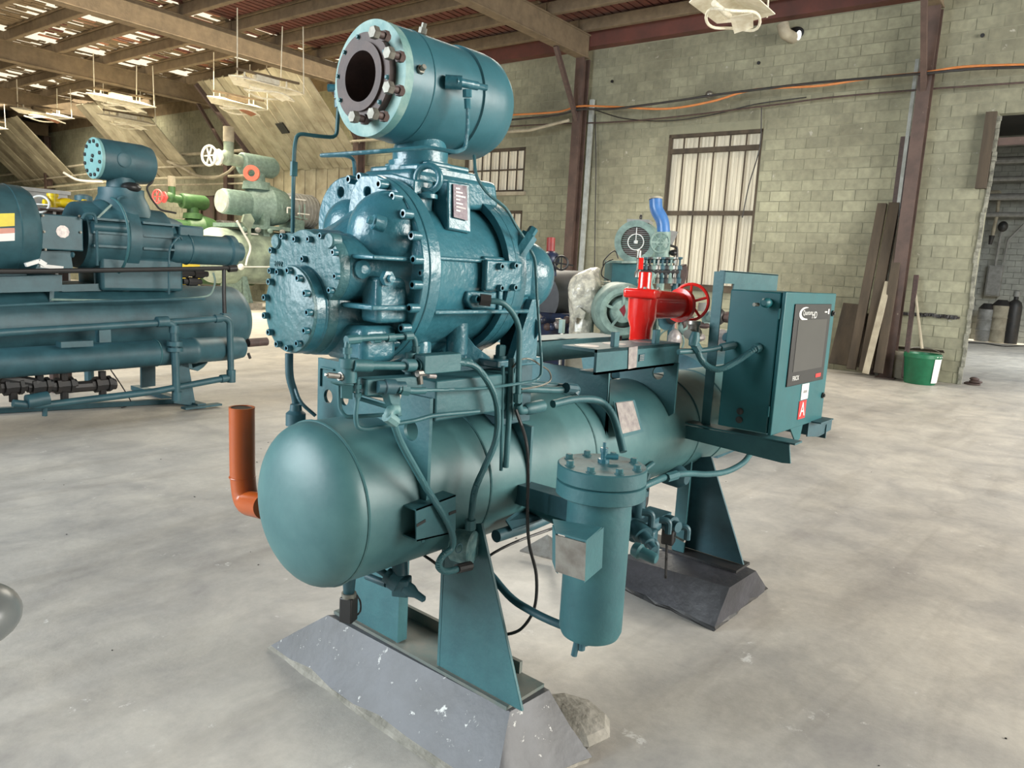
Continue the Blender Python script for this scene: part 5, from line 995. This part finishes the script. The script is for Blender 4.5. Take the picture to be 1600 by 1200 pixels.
# compressor body
cz = (3.607, 7.5, 1.687)[2]
cx = (3.534, 7.5, 1.683)[0]
cb = part('rotor_housing', G().lathe((cx-.42, 7.5, cz), (1, 0, 0), [(0, .30), (.10, .32), (.34, .33), (.36, .345), (.47, .345), (.49, .30), (.80, .29), (.82, .25), (.95, .22), (1.0, .20)], 48), SHADE, L)
for k in range(9):
    a = math.radians(160+k*22); inst('bolt', CAP, (cx-.06, 7.5+.315*math.cos(a), cz+.315*math.sin(a)), cb, (-1, 0, 0), scale=1.3)
for dz in (.14, .02, -.10): part('side_rib', G().span((cx-.40, 7.15, cz+dz), (cx-.08, 7.4, cz+dz+.02)).span((cx+.06, 7.17, cz+dz), (cx+.42, 7.4, cz+dz+.02)), SHADE, cb)
part('pipe_rib', G().cyl((cx-.4, 7.17, cz+.08), (cx-.1, 7.17, cz+.08), .045, n=14), SHADE, cb)
part('end_box', G().span((cx+.45, 7.24, cz-.2), (cx+.72, 7.76, cz+.16)), SHADE, cb, bevel=.02); part('lower_casing', G().span((cx-.3, 7.25, cz-.5), (cx+.5, 7.75, cz-.18)), SHADE, cb, bevel=.03)
# half flange with bright rim
hc_ = V((3.312, 7.22, 1.79)); hf = part('half_flange', G().torus((cx-.14, 7.40, cz), (1, 0, 0), .36, .012, 40, 8), TEAL, cb)
part('flange_stay', G().bar((3.192, 7.2, 1.843), (3.319, 7.2, 1.975), .015, .015), PGRN, cb)
for k in range(3): part('dome_rib', G().ell((cx-.22, 7.42, cz+.18), (.12, .16, .16), 20, 12), SHADE, cb) if k == 0 else None
part('lifting_eye', G().torus((3.472, 7.3, 2.02), (0, 1, 0), .045, .012, 20, 8).cyl((3.471, 7.3, 1.984), (3.457, 7.3, 1.918), .02, n=10), SHADE, cb)
part('neck_casing', G().lathe((cx+.02, 7.5, cz+.20), (0, 0, 1), [(0, .27), (.12, .24), (.20, .20), (.26, .20), (.27, .13), ((3.559, 7.5, 2.229)[2]-cz-.18, .12)], 32), SHADE, cb)
part('black_wrap', G().ell((3.577, 7.35, 2.162), (.09, .08, .05), 14, 8), BLACK, cb)
# end cylinder
ey_ = (3.951, 7.3, 1.613)
ec = part('slide_valve_cylinder', G().lathe(((3.898, 7.3, 1.61)[0], 7.3, ey_[2]), (1, 0, 0), [(0, .13), (.06, .15), (.62, .15), (.64, .17), (.70, .17), (.72, .10), (.80, .10), (.83, .06)], 32), SHADE, L)
part('cylinder_band', G().torus(((4.085, 7.3, 1.62)[0], 7.3, ey_[2]), (1, 0, 0), .151, .008, 32, 6), SHADE, ec)
part('grab_handle', G().tube([(4.188, 7.25, 1.717), (4.189, 7.25, 1.749), (4.273, 7.25, 1.754), (4.272, 7.25, 1.722)], .008, 6, bend=.01), ZINC, ec)
# drum with bolted cover
du0 = (3.33, 7.5, 2.398)[0]; du1 = (3.849, 7.5, 2.412)[0]; dz_ = 2.40
dm = part('suction_trap', G().lathe((du0, 7.5, dz_), (1, 0, 0), [(0, .185), (.02, .188), (du1-du0-.10, .188), (du1-du0-.03, .175), (du1-du0, .13), (du1-du0+.01, .01)], 48), SHADE, L)
dc = part('trap_cover', G().lathe((du0-.03, 7.5, dz_), (1, 0, 0), [(0, .184), (.004, .188), (.03, .188)], 48), PGRN if 0 else mat('pale_teal', (.22, .42, .42), (.17, .34, .34), rough=.45), L)
for k in range(12):
    a = 2*PI*(k+.5)/12; inst('bolt_head', DOT, (du0-.03, 7.5+.155*math.cos(a), dz_+.155*math.sin(a)), dc, (-1, 0, 0))
for s in (-1, 1): inst('bolt_head', DOT, (du0-.03, 7.5+.01*s, dz_-.02*s), dc, (-1, 0, 0))
part('capped_nozzle', G().lathe((3.5, 7.315, 2.403), (0, -1, 0), [(-.05, .065), (.008, .065), (.012, .055)], 26), SHADE, dm)
part('side_line', G().tube([(3.798, 7.4, 2.407), (3.823, 7.4, 2.41), (3.814, 7.4, 2.239), (3.743, 7.4, 2.188), (3.791, 7.4, 2.084), (3.879, 7.4, 1.981), (4.044, 7.4, 1.965)], .010, 8), DARK, dm)
part('sensing_line', G().tube([(3.039, 7.15, 1.825), (3.068, 7.15, 1.877), (3.149, 7.15, 1.879), (3.163, 7.15, 1.79), (3.158, 7.15, 1.42)], .013, 8, bend=.03), SHADE, L)
part('sensing_line', G().curve([(3.941, 7.1, 1.698), (3.909, 7.1, 1.727), (3.817, 7.1, 1.611), (3.802, 7.1, 1.463), (3.797, 7.1, 1.167)], .010, 8), SHADE, L)
part('hose', G().curve([(2.924, 7.1, 1.508), (3.007, 7.1, 1.489), (3.068, 7.1, 1.362), (3.108, 7.1, 1.22), (3.115, 7.1, 1.105)], .025, 10), SHADE, L)
part('white_rags', G().bar((2.523, 7, 1.408), (2.62, 7, 1.444), .04, .03).bar((2.62, 7, 1.444), (2.668, 7, 1.414), .05, .04).bar((2.629, 7, 1.407), (2.807, 7, 1.392), .03, .03), LBLW, L, smooth=False)
for q in ((4.048, 7.3, 1.369), (4.15, 7.3, 1.287), (3.815, 7.3, 1.343), (4.221, 7.3, 1.367)): part('small_valve', G().lathe(V(q)-V((.1, 0, 0)), (1, 0, 0), [(0, .03), (.05, .03), (.05, .045), (.15, .045), (.15, .03), (.2, .03)], 8), DARK, L)
# ------------------------------------------------ things behind the left machine
t = thing('grey_cabinet', (3.615, 9.6, 1.949), 'long grey box standing behind the left motor', 'cabinet', hall=True); a, b = V((3.4, 9.6, 2.193)), V((3.936, 9.6, 2))
part('body', G().span((a.x, 9.6, b.z-1.2), (b.x, 10.1, a.z)), GREY, t, bevel=.01); part('lid', G().span((a.x-.02, 9.57, a.z-.03), (b.x+.02, 10.12, a.z+.01)), GREY, t)
t = thing('parts_shelf', (3.459, 8.7, 1.92), 'rusty shelf board holding yellow valves behind the coupling guard', 'shelf', hall=True); a, b = V((3.254, 8.7, 1.946)), V((3.643, 8.7, 1.95)); part('board', G().span((a.x, 8.6, b.z-.02), (b.x, 8.95, a.z)), BROWN, t)
part('upright', G().span((a.x+.1, 8.7, 0), (a.x+.16, 8.8, b.z)).span((b.x-.16, 8.7, 0), (b.x-.1, 8.8, b.z)), BROWN, t)
def yv(px, py, s, lab, m=YEL):
    q = V((3.438, 8.72, 1.977)); t = thing('yellow_valve', q, lab, 'valve', 'yellow valves on the shelf', hall=True); return t
for (A, Bp, s, lab) in (((3.417, 8.7, 1.968), (3.414, 8.7, 2.046), .8, 'upright yellow valve body on the shelf, left of the flat one'), ((3.542, 8.7, 1.973), (3.574, 8.7, 2.01), 1, 'flat yellow valve body on the shelf, right of the upright one')):
    A = V(A); t = thing('yellow_valve', A, lab, 'valve', hall=True)
    if s < 1: part('body', G().cyl(A, A+V((0, 0, .13)), .045, n=14).cyl(A+V((-.09, 0, .04)), A+V((.10, 0, .04)), .035, n=14).cyl(A+V((0, 0, .11)), A+V((0, 0, .14)), .055, n=14), YEL, t)
    else: part('body', G().cyl(A+V((-.14, 0, .045)), A+V((.18, 0, .045)), .045, n=14).ell(A+V((0, 0, .05)), (.10, .07, .055), 14, 8), YEL, t); part('flange', G().cyl(A+V((.17, 0, .05)), A+V((.2, 0, .05)), .06, n=14), YEL, t)
q = V((3.291, 8.7, 1.988)); t = thing('white_handwheel', q, 'small white handwheel on the shelf beside the yellow valves', 'handwheel', hall=True); part('rim', G().torus(q, (-.6, -.7, .3), .09, .012, 20, 8), LBLW, t); part('spoke', G().bar(q-V((.08, -.06, 0)), q+V((.08, -.06, 0)), .012, .012), LBLW, t)
q = V((3.849, 9, 1.983)); t = thing('steel_valve', q, 'small blue-grey valve head behind the left coupling guard', 'valve', hall=True); part('body', G().lathe(q-V((0, 0, .1)), (0, 0, 1), [(0, .06), (.1, .06), (.11, .09), (.15, .09), (.16, .06), (.2, .09), (.25, .09), (.27, .04)], 18), SHADE, t); part('base', G().cyl((q.x, q.y, 0), q-V((0, 0, .1)), .05, n=10), SHADE, t)
q = V((5.135, 9, 1.343)); t = thing('yellow_crate', q, 'yellow crate seen under the left end cylinder', 'crate', hall=True); a, b = V((5.068, 9, 1.444)), V((5.229, 9, 1.273)); part('body', G().span((a.x-.1, 9, b.z-.1), (b.x, 9.4, a.z)), YEL, t, bevel=.01); part('stand', G().span((a.x, 9.1, 0), (b.x-.1, 9.3, b.z-.1)), DARK, t); part('label', G().span((a.x-.05, 8.995, b.z), (a.x+.1, 9, a.z-.05)), LBLW, t)
# ================================================================ PALE MACHINE AND GREEN MACHINE (far left, larger and further off)
def far_machine(u0, v, s, mb, mc, lab, nm='screw_compressor_package', wheel=LBLW, stub=PALE, red=False, dk=GREY):
    t = thing(nm, (u0, v, 0), lab, 'compressor', hall=True)
    X = lambda x, y, z: V((u0+x*s*.88, v+y*s, z*s))
    pr_ = [(.22*s*(1-math.cos(PI/2*k/8)), max(.002, .42*s*math.sin(PI/2*k/8))) for k in range(9)]; ll = 2.6*s
    part('vessel', G().lathe(X(0, 0, .80), (1, 0, 0), pr_+[(ll-.2*s+.2*s*math.sin(PI/2*k/8), max(.002, .42*s*math.cos(PI/2*k/8))) for k in range(9)], 40), mb, t)
    for x in (.6, 2.1): part('leg', G().prism([X(x, -.38, 0.05), X(x, .38, 0.05), X(x, .25, .6), X(x, -.25, .6)], (.06*s, 0, 0)).prism([X(x, -.3, .05), X(x+.22, -.3, .05), X(x+.05, -.3, .6), X(x, -.3, .6)], (0, .03*s, 0)), mc, t)
    part('base', G().span(X(.4, -.42, 0), X(.9, .42, .10)).span(X(1.9, -.42, 0), X(2.4, .42, .10)), EDGE, t)
    b = part('rotor_housing', G().lathe(X(.42, 0, 1.62), (1, 0, 0), [(0, .17*s), (.02*s, .19*s), (.42*s, .19*s), (.43*s, .21*s), (.46*s, .24*s), (.7*s, .30*s), (.74*s, .33*s), (.80*s, .33*s), (1.05*s, .27*s), (1.15*s, .20*s)], 32), mc, t)
    part('cover_disc', G().lathe(X(.39, 0, 1.62), (1, 0, 0), [(0, .17*s), (.03*s, .18*s)], 28), mat('chalky_paint', (.50, .54, .50), (.34, .40, .37), rough=.5) if not red else mc, t)
    part('drum_neck', G().lathe(X(1.1, 0, 1.85), (0, 0, 1), [(0, .22*s), (.12*s, .20*s), (.13*s, .13*s), (.3*s, .12*s)], 24), mc, t)
    part('suction_trap', G().lathe(X(.78, 0, 2.22), (1, 0, 0), [(0, .14*s), (.02*s, .165*s), (.55*s, .165*s), (.62*s, .12*s), (.64*s, .01)], 32), mc, t)
    part('side_valve', G().cyl(X(.45, 0, 2.26), X(.8, 0, 2.24), .09*s, n=16).cyl(X(.55, 0, 2.24), X(.55, 0, 2.65), .075*s, n=16).ell(X(.52, 0, 2.27), (.11*s, .1*s, .12*s), 14, 10), stub, t)
    part('valve_stub', G().cyl(X(.55, 0, 2.50), X(.55, 0, 2.72), .08*s, n=16), WOODL, t)
    w = part('valve_yoke', G().cyl(X(.30, -.02, 2.25), X(.45, 0, 2.26), .05*s, n=12).cyl(X(.32, -.02, 2.25), X(.35, -.02, 2.25), .12*s, n=14), wheel, t)
    part('handwheel', G().torus(X(.16, -.04, 2.25), (1, .25, 0), .14*s, .018*s, 28, 8), wheel, w)
    for k in range(3): a = PI*k/3; part('spoke', G().bar(X(.16, -.04-.13*math.cos(a), 2.25-.13*math.sin(a)), X(.16, -.04+.13*math.cos(a), 2.25+.13*math.sin(a)), .02*s, .02*s, up=(1, 0, 0)), wheel, w)
    part('motor', G().lathe(X(1.75, 0, 1.60), (1, 0, 0), [(0, .20*s), (.03*s, .27*s), (.9*s, .27*s), (.93*s, .2*s)], 28), dk, t)
    for k in range(8): part('motor_fin', G().torus(X(1.85+.08*k, 0, 1.60), (1, 0, 0), .272*s, .012*s, 24, 5), dk, t) if k < 6 else None
    part('deck', G().span(X(.45, -.3, 1.24), X(2.5, .3, 1.30)), mc, t); part('deck_post', G().span(X(1.05, -.25, 1.05), X(1.18, .25, 1.5)), mc, t); part('deck_post', G().span(X(1.75, -.22, 1.0), X(1.95, .22, 1.45)), mc, t)
    rr = random.Random(int(u0*10))
    for k in range(9):
        a = X(rr.uniform(.4, 1.9), -.34, rr.uniform(1.1, 1.9)); c = a+V((rr.uniform(-.3, .3)*s, 0, rr.uniform(-.3, .1)*s)); part('small_pipe', G().tube([a, V((a.x, a.y, c.z)), c], .012*s, 6, bend=.03), LBLW if k % 2 else mc, t)
    for k in range(5): a = X(.6+.25*k, -.36, 1.22); part('small_valve', G().ell(a, (.05*s, .04*s, .04*s), 10, 7), dk if k % 2 else mc, t)
    return t, X
WM, X = far_machine(11.5, 19.6, 2.0, PALE, PGRN, 'pale grey-green compressor package with a white handwheel, in the background', stub=PALE, dk=DARK) if 0 else far_machine(11.55, 19.9, 1.88, PALE, PGRN, 'pale grey-green compressor package with a white handwheel, in the background', stub=PALE, dk=GREY)
q = V((12.75, 19.2, 3.85)); part('red_cap_flange', G().ring(q, (-.7, -.7, 0), .10, .22, .12, 24), ORNG if 0 else mat('faded_red', (.75, .16, .10), (.65, .12, .08), rough=.5), WM)
part('paper_label', G().span((12.24, 19.1, 1.807), (12.41, 19.08, 1.656)), LBLW, WM)
part('hanging_hose', G().curve([(12.14, 19, 2.487), (12.3, 19, 2.236), (12.56, 19, 1.809), (12.46, 19, 1.446), (12.42, 19, 1.266)], .03, 6), LBLW, WM)
part('relief_ball', G().ell((12.26, 19, 1.224), (.09, .09, .09), 14, 9), LBLW, WM)
part('level_line', G().tube([(12.34, 19, 1.227), (13.61, 19, 1.271)], .02, 6), LBLW, WM)
q = V((12.48, 19.1, 2.426)); part('hanging_bracket', G().prism([(12.44, 19.1, 2.688), (12.65, 19.1, 2.723), (12.77, 19.1, 2.538), (12.65, 19.1, 2.296), (12.65, 19.1, 1.973), (12.56, 19.1, 2.29), (12.38, 19.1, 2.471)], (0, .08, 0)), PALE, WM)
GM, X = far_machine(11.55, 22.6, 1.40, GREEN, GREEN, 'green compressor package with a red handwheel, in the background', wheel=mat('pink_red', (.70, .12, .12), (.6, .1, .1), rough=.5), stub=GREEN, red=True, dk=DARK)
# column seen through between machines
# ================================================================ MACHINES BEHIND THE RED VALVE
D0 = 10.3
t = thing('motor_unit', (9.156, 4.873, 0.462), 'grey-green electric motor with round grille on a teal base, behind the red valve', 'motor', hall=True)
mc = V((9.07, 4.889, 2.039)); md = V((10.06, 5.122, 2.148))-mc; dN = V((md.x, md.y, 0)).normalized(); dN = V((.92, .35, 0)).normalized()
mo = part('fan_cowl', G().ring(mc, dN, .20, .285, .12, 48).lathe(mc+dN*.1, dN, [(0, .285), (.10, .285), (.14, .30), (.55, .30)], 40), PGRN, t)
part('grille_disc', G().lathe(mc+dN*.05, dN, [(0, .205), (.01, .205)], 36), BROWN, mo)
for k in range(15):
    z = -.18+.36*k/14; h = math.sqrt(.20**2-z*z); sd_ = V((-dN.y, dN.x, 0)); part('grille_bar', G().bar(mc+dN*.03+sd_*-h+V((0, 0, z)), mc+dN*.03+sd_*h+V((0, 0, z)), .012, .007), PGRN if abs(z) < .1 else GREY, mo)
part('grille_ring', G().torus(mc+dN*.02, dN, .105, .008, 32, 8), LBLW, mo); part('grille_hub', G().lathe(mc, dN, [(0, .02), (.03, .03)], 16), LBLW, mo); part('grille_stay', G().cyl(mc+dN*.015, mc+dN*.015+V((0, 0, .19)), .006, n=6), LBLW, mo)
part('lifting_eye', G().torus(mc+dN*.35+V((0, 0, .35)), (.7, -.7, 0), .035, .009, 18, 8), DARK, mo); part('motor_saddle', G().bar(mc+dN*.1+V((0, 0, .28)), mc+dN*.55+V((0, 0, .28)), .3, .05), GREY, mo)
bx0, bx1 = V((8.858, 5.096, 1.751)), V((9.135, 4.649, 1.441))
part('teal_cabinet', G().prism([bx0, V((bx1.x, bx1.y, bx0.z)), V((bx1.x, bx1.y, .3)), V((bx0.x, bx0.y, .3))], (.4, .35, 0)), TEAL, t, bevel=.01)
part('foot_base', G().box((bx0.x+.4, bx0.y-.2, .15), (.8, .7, .3)), SHADE, t)
part('base_plate', G().bar(V((8.864, 5.091, 1.76))+V((0, 0, 0)), V((9.663, 4.715, 1.807)), .4, .03), PGRN, t)
ul = part('cable_loops', G().curve([(8.779, 5.045, 1.792), (8.706, 5.124, 1.728), (8.667, 5.137, 1.575), (8.737, 5.024, 1.498)], .008, 6).curve([(8.821, 4.992, 1.804), (8.799, 5.046, 1.902), (8.712, 5.132, 1.786), (8.689, 5.141, 1.701)], .008, 6), BLACK, t)
t = thing('blue_elbow_valve', (8.575, 4.239, 1.537), 'blue offset pipe on a grey-green valve with round handwheel, right of the motor grille', 'valve', hall=True)
part('blue_pipe', G().tube([(8.634, 4.419, 2.541), (8.626, 4.4, 2.423), (8.667, 4.311, 2.286), (8.657, 4.282, 2.122)], .080, 20, bend=.16), BLUE, t)
part('pipe_mouth', G().cyl((8.637, 4.422, 2.565), (8.634, 4.419, 2.541), .085, n=20), WOODL, t)
part('valve_body', G().cyl((8.655, 4.292, 2.153), (8.696, 4.288, 1.697), .095, n=20), PGRN, t)
hq = V((8.433, 4.213, 2.008)); hd = V((.7, .7, 0)); hw = part('handwheel', G().torus(hq, hd, .118, .013, 32, 8), PGRN, t)
for k in range(4): a = PI*k/4; _, u_, w2 = ortho(hd); part('spoke', G().bar(hq-(u_*math.cos(a)+w2*math.sin(a))*.115, hq+(u_*math.cos(a)+w2*math.sin(a))*.115, .02, .02, up=(1, 0, 0)), PGRN, hw)
part('hub', G().torus(hq, hd, .045, .012, 20, 8), PGRN, hw)
part('duct_wing', G().prism([(8.985, 4.368, 2.191), (9.054, 4.274, 2.181), (8.988, 4.315, 1.998), (8.967, 4.354, 2.045)], (.05, .1, 0)), GREY, t)
part('pipe_stand', G().cyl((8.698, 4.29, 1.712), (V((8.698, 4.29, 1.712)).x, V((8.698, 4.29, 1.712)).y, 0), .05, n=10), PGRN, t)
part('side_pipe', G().tube([(8.697, 4.193, 1.985), (8.744, 4.127, 1.973), (8.731, 4.107, 1.824), (8.697, 4.11, 1.665)], .015, 8, bend=.06), DARK, t)
part('black_actuator', G().ell((8.709, 4.155, 1.9), (.05, .05, .04), 12, 8), BLACK, t)
t = thing('valve_manifold', (7.948, 3.897, 1.543), 'cluster of grey valves and bright fittings just above the red valve', 'manifold', hall=True)
rr = random.Random(2)
mfb = part('manifold_bar', G().tube([(7.801, 4.118, 1.646), (8.069, 3.766, 1.662)], .035, 10), DARK, t); part('manifold_bar', G().tube([(7.866, 4.063, 1.767), (8.045, 3.83, 1.783)], .025, 10), SHADE, t)
for k in range(10):
    x = 1006+5.6*k; 
    part('stem_valve', G().cyl((7.801, 4.118, 1.646), (7.801, 4.118, 1.646), .01) if 0 else G().lathe(V((7.794, 4.106, 1.558)).lerp(V((8.062, 3.755, 1.582)), k/9.0), (0, 0, 1), [(-.05, .03), (0, .035), (.02, .02), (.10, .02), (.11, .035), (.15, .03), (.16, .012), (.22, .012), (.23, .03), (.25, .03)], 10), (STEEL, SHADE, DARK, PGRN)[k % 4], t)
part('red_handle', G().bar((7.733, 4.079, 1.797), (7.717, 4.067, 1.667), .05, .02), RED, t); part('elbow_pipe', G().tube([(7.77, 3.935, 1.429), (7.753, 3.985, 1.535), (7.805, 3.939, 1.625)], .04, 12, bend=.08), PGRN, t)
part('brown_actuator', G().prism([(8.178, 3.806, 1.723), (8.235, 3.74, 1.764), (8.234, 3.712, 1.648), (8.183, 3.737, 1.482), (8.157, 3.775, 1.495)], (.05, .08, 0)), BROWN, t, bevel=.015); part('actuator_box', G().span((8.023, 3.821, 1.637), V((8.064, 3.732, 1.503))+V((0, .1, 0))), GREY, t)
part('manifold_post', G().cyl((7.949, 4.061, 1.534), (V((7.949, 4.061, 1.534)).x, V((7.949, 4.061, 1.534)).y, 0), .04, n=8).cyl((8.131, 3.824, 1.551), (V((8.131, 3.824, 1.551)).x, V((8.131, 3.824, 1.551)).y, 0), .04, n=8), SHADE, t)
part('tall_stem', G().lathe((7.783, 4.14, 1.637), (0, 0, 1), [(-.06, .035), (0, .03), (.02, .015), (.15, .018), (.16, .035), (.19, .03), (.24, .03), (.25, .015)], 12), STEEL, t)
# pale end bell
t = thing('motor_end_bell', (7.886, 4.303, 0.839), 'pale grey-green round motor end just left of the red valve', 'motor', hall=True)
ec_ = V((7.644, 4.206, 1.177)); dn = V((.8, .6, 0)); eb = part('end_bell', G().lathe(ec_, dn, [(.03, .19), (.0, .22), (.0, .27), (.05, .315), (.12, .33), (.7, .33)], 44, caps=False), PGRN, t)
part('bell_core', G().lathe(ec_+dn*.02, dn, [(0, .05), (.0, .13), (.05, .15), (.1, .2)], 28), PGRN, eb); part('dark_gap', G().lathe(ec_+dn*.1, dn, [(0, .3), (.02, .3)], 30), DARK, eb)
for k in range(5): a = 2*PI*k/5+.3; _, u_, w2 = ortho(dn); part('bell_rib', G().bar(ec_+dn*.03+(u_*math.cos(a)+w2*math.sin(a))*.08, ec_+dn*.03+(u_*math.cos(a)+w2*math.sin(a))*.24, .04, .03), PGRN, eb)
part('bell_frame', G().box((ec_.x+.4, ec_.y+.3, .42), (.9, .6, .84), rz=.64), SHADE, t)
part('red_mark', G().prism([(7.53, 4.195, 1.201), (7.571, 4.157, 1.262), (7.573, 4.135, 1.191), (7.554, 4.144, 1.125)], (.01, .01, 0)), mat('dark_red', (.16, .01, .02), (.12, .01, .02), rough=.4), eb)
# wrapped part
t = thing('wrapped_part', (7.872, 4.793, 0.711), 'tall machine part wrapped in clear crinkled plastic beside the end bell', 'wrapped part', hall=True)
rr = random.Random(8); rows = [((898, 936), 421), ((896, 942), 432), ((894, 950), 445), ((894, 948), 460), ((895, 935), 478), ((893, 925), 495)]
vs = []; cenp = V((7.913, 4.898, 1.332)); g = G(); n = 22; Rr = [(.05, 1.90, .05), (.13, 1.80, .0), (.19, 1.70, 0), (.22, 1.58, .0), (.21, 1.45, .0), (.17, 1.3, -.02), (.15, 1.15, -.03), (.16, 1.0, -.05), (.13, .85, -.03), (.14, .4, 0), (.15, 0, 0)]
zc0 = V((7.994, 4.885, 1.694)).z
for j, (r, z, o) in enumerate(Rr):
    for i in range(n): a = 2*PI*i/n; q = r*(1+rr.uniform(-.22, .20)); vs.append((cenp.x+o+q*math.cos(a)+(.05 if j == 0 else 0), cenp.y+q*math.sin(a)-(.08 if j == 0 else 0), z*(zc0/1.92)))
fs = [(j*n+i, j*n+(i+1) % n, (j+1)*n+(i+1) % n, (j+1)*n+i) for j in range(len(Rr)-1) for i in range(n)]+[tuple(range(n))]
g.add(vs, fs); pw_ = part('plastic_wrap', g, PLAST, t); sb_ = pw_.modifiers.new('soft', 'SUBSURF'); sb_.levels = sb_.render_levels = 1
part('loose_fold', G().prism([(7.614, 4.889, 1.062), (7.681, 4.832, 1.181), (7.722, 4.762, 1.125), (7.7, 4.768, 1.032), (7.656, 4.833, 1.058), (7.613, 4.874, 0.994)], (.05, .03, 0)), PLAST, t, smooth=False)
for k in range(5): part('tube_end', G().cyl((7.983, 4.68, 1.502), (7.983, 4.68, 1.502), .01) if 0 else G().cyl(V((7.941, 4.736, 1.498))+V((0, 0, -.035*k)), V((8.198, 4.732, 1.503))+V((0, 0, -.03*k)), .010, n=8), PLAST, t)
t = thing('wooden_crate', (7.943, 4.864, 0.7), 'low pale crate under the wrapped part', 'crate', hall=True); a = V((7.828, 4.93, 1.016)); part('body', G().box((a.x+.15, a.y-.05, .40), (.5, .5, .8), rz=.6), WOODL, t)
# navy machine
t = thing('navy_machine', (8.125, 5.403, 0.465), 'dark navy machine with a red stub pipe and handwheel, right of the main compressor', 'compressor', hall=True)
nb_ = V((8.172, 5.532, 1.209)); part('vessel', G().cyl(V((7.854, 5.627, 1.244)), V((9.043, 5.733, 1.258)), .36, n=30), mat('dark_grey_vessel', (.05, .05, .055), (.035, .035, .04), rough=.4), t)
part('lower_frame', G().box((nb_.x-.05, nb_.y+.1, .72), (.8, .7, .7), rz=.64), NAVY, t, bevel=.02); part('plinth', G().box((nb_.x, nb_.y+.1, .2), (.9, .8, .4), rz=.64), BLACK, t)
part('red_stub', G().cyl((8.052, 5.561, 2.011), (8.028, 5.539, 1.799), .055, n=16), mat('dull_red', (.30, .035, .03), (.22, .03, .03), rough=.5), t)
part('navy_valve', G().ell((8.028, 5.525, 1.743), (.13, .11, .11), 16, 10).cyl((8.028, 5.525, 1.743), (8.002, 5.485, 1.459), .07, n=14), NAVY, t)
hq = V((8.019, 5.357, 1.7)); w = part('handwheel', G().torus(hq, (.8, .5, 0), .085, .014, 24, 8), BLACK, t); part('spoke', G().bar(hq-V((0, 0, .08)), hq+V((0, 0, .08)), .015, .015, up=(1, 0, 0)), BLACK, w); part('valve_stem', G().bar((7.955, 5.442, 1.703), (8.11, 5.23, 1.677), .02, .02), BLACK, w)
for k in range(8): q = V((7.601, 5.371, 0.903)).lerp(V((7.861, 5.041, 0.966)), k/7); q.z += rr.uniform(-.12, .2); part('small_fitting', G().ell(q, (.05, .05, .05), 10, 7), (PLATE, NAVY, BROWN, NAVY)[k % 4], t)
for k in range(4): part('slat', G().bar(V((8.384, 5.684, 1.583))+V((0, 0, -.06*k)), V((8.684, 5.624, 1.595))+V((0, 0, -.06*k)), .02, .015), GREY, t)
part('pipe_leg', G().tube([(7.494, 5.037, 1.014), (7.541, 4.977, 1.025), (7.523, 4.95, 0.828), (V((7.523, 4.95, 0.828)).x, V((7.523, 4.95, 0.828)).y, 0)], .02, 8), STEEL, t)
# things behind the cabinet and vessel end
t = thing('grey_tank', (8.178, 3.298, 0.409), 'grey-green tank lying behind the control cabinet', 'tank', hall=True); q0, q1 = V((6.622, 3.055, 0.583)), V((8.103, 2.764, 0.561)); part('shell', G().lathe((q0.x, q0.y, .45), V((q1.x-q0.x, q1.y-q0.y, 0)), [(0, .05), (.02, .3), (.1, .42), (1.4, .42), (1.5, .3), (1.52, .05)], 36), SHADE, t); part('skid', G().box((q0.x+.5, q0.y-.35, .04), (1.4, .5, .08)), SHADE, t)
t = thing('pallet_goods', (8.998, 3.977, 0.742), 'jumble of dark fittings and an orange-brown post behind the red valve', 'machine parts', hall=True); rr = random.Random(5)
part('brown_post', G().cyl((8.544, 4.015, 1.157), (8.495, 3.969, 0.728), .055, n=12), mat('salmon_paint', (.40, .20, .14), (.30, .15, .11), rough=.6), t)
base_ = V((7.961, 3.366, 0.857)); part('heap_base', G().box((base_.x+.2, base_.y-.3, .40), (.5, 1.6, .8), rz=.64), DARK, t, bevel=.03)
for k in range(16): q = V((7.659, 3.659, 1.092)).lerp(V((8.122, 3.043, 1.084)), k/15); q.z += rr.uniform(-.18, .12); part('fitting', G().ell(q, (rr.uniform(.05, .13), .08, rr.uniform(.04, .12)), 10, 7) if k % 3 else G().lathe(q, (rr.uniform(-1, 1), rr.uniform(-1, 1), .2), [(0, .09), (.03, .09), (.031, .05), (.15, .05)], 14), (SHADE, DARK, PLATE, BROWN, PGRN)[k % 5], t)
part('round_disc', G().torus((8.128, 3.813, 0.84), (.7, .7, 0), .16, .012, 28, 8), PGRN, t)
t = thing('bare_valve', (4.147, 1.819, 1.312), 'unpainted metal valve with white tags beside the cabinet post', 'valve') if 0 else None
# grit on the floor
rr = random.Random(21); gg = G()
for k in range(70):
    x_, y_ = rr.uniform(1.0, 7), rr.uniform(-2.5, 6); r_ = rr.uniform(.0015, .0045)
    if 1.4 < x_ < 4 and 1 < y_ < 2.7: continue
    gg.box((x_, y_, r_*.4), (r_*rr.uniform(1, 3), r_*1.5, r_*.8), rz=rr.uniform(0, 3))
tag(solo('grit', gg, DARK, smooth=False, org=(2, 2, 0)), 'small dark grit scattered over the concrete floor', 'grit', kind='stuff')
# foreground object cut by the left edge
q = V((0.332, 1.484, 0.952)); t = thing('grey_plastic_shroud', (q.x, q.y, 0), 'rounded grey plastic shroud poking in at the left edge, low down', 'shroud')
part('shell', G().ell(q, (.073, .073, .056), 28, 16), mat('grey_plastic', (.12, .13, .13), (.10, .11, .11), rough=.3), t); part('stand', G().cyl((q.x-.045, q.y+.045, 0), (q.x-.03, q.y+.03, q.z), .022, n=14), BLACK, t)
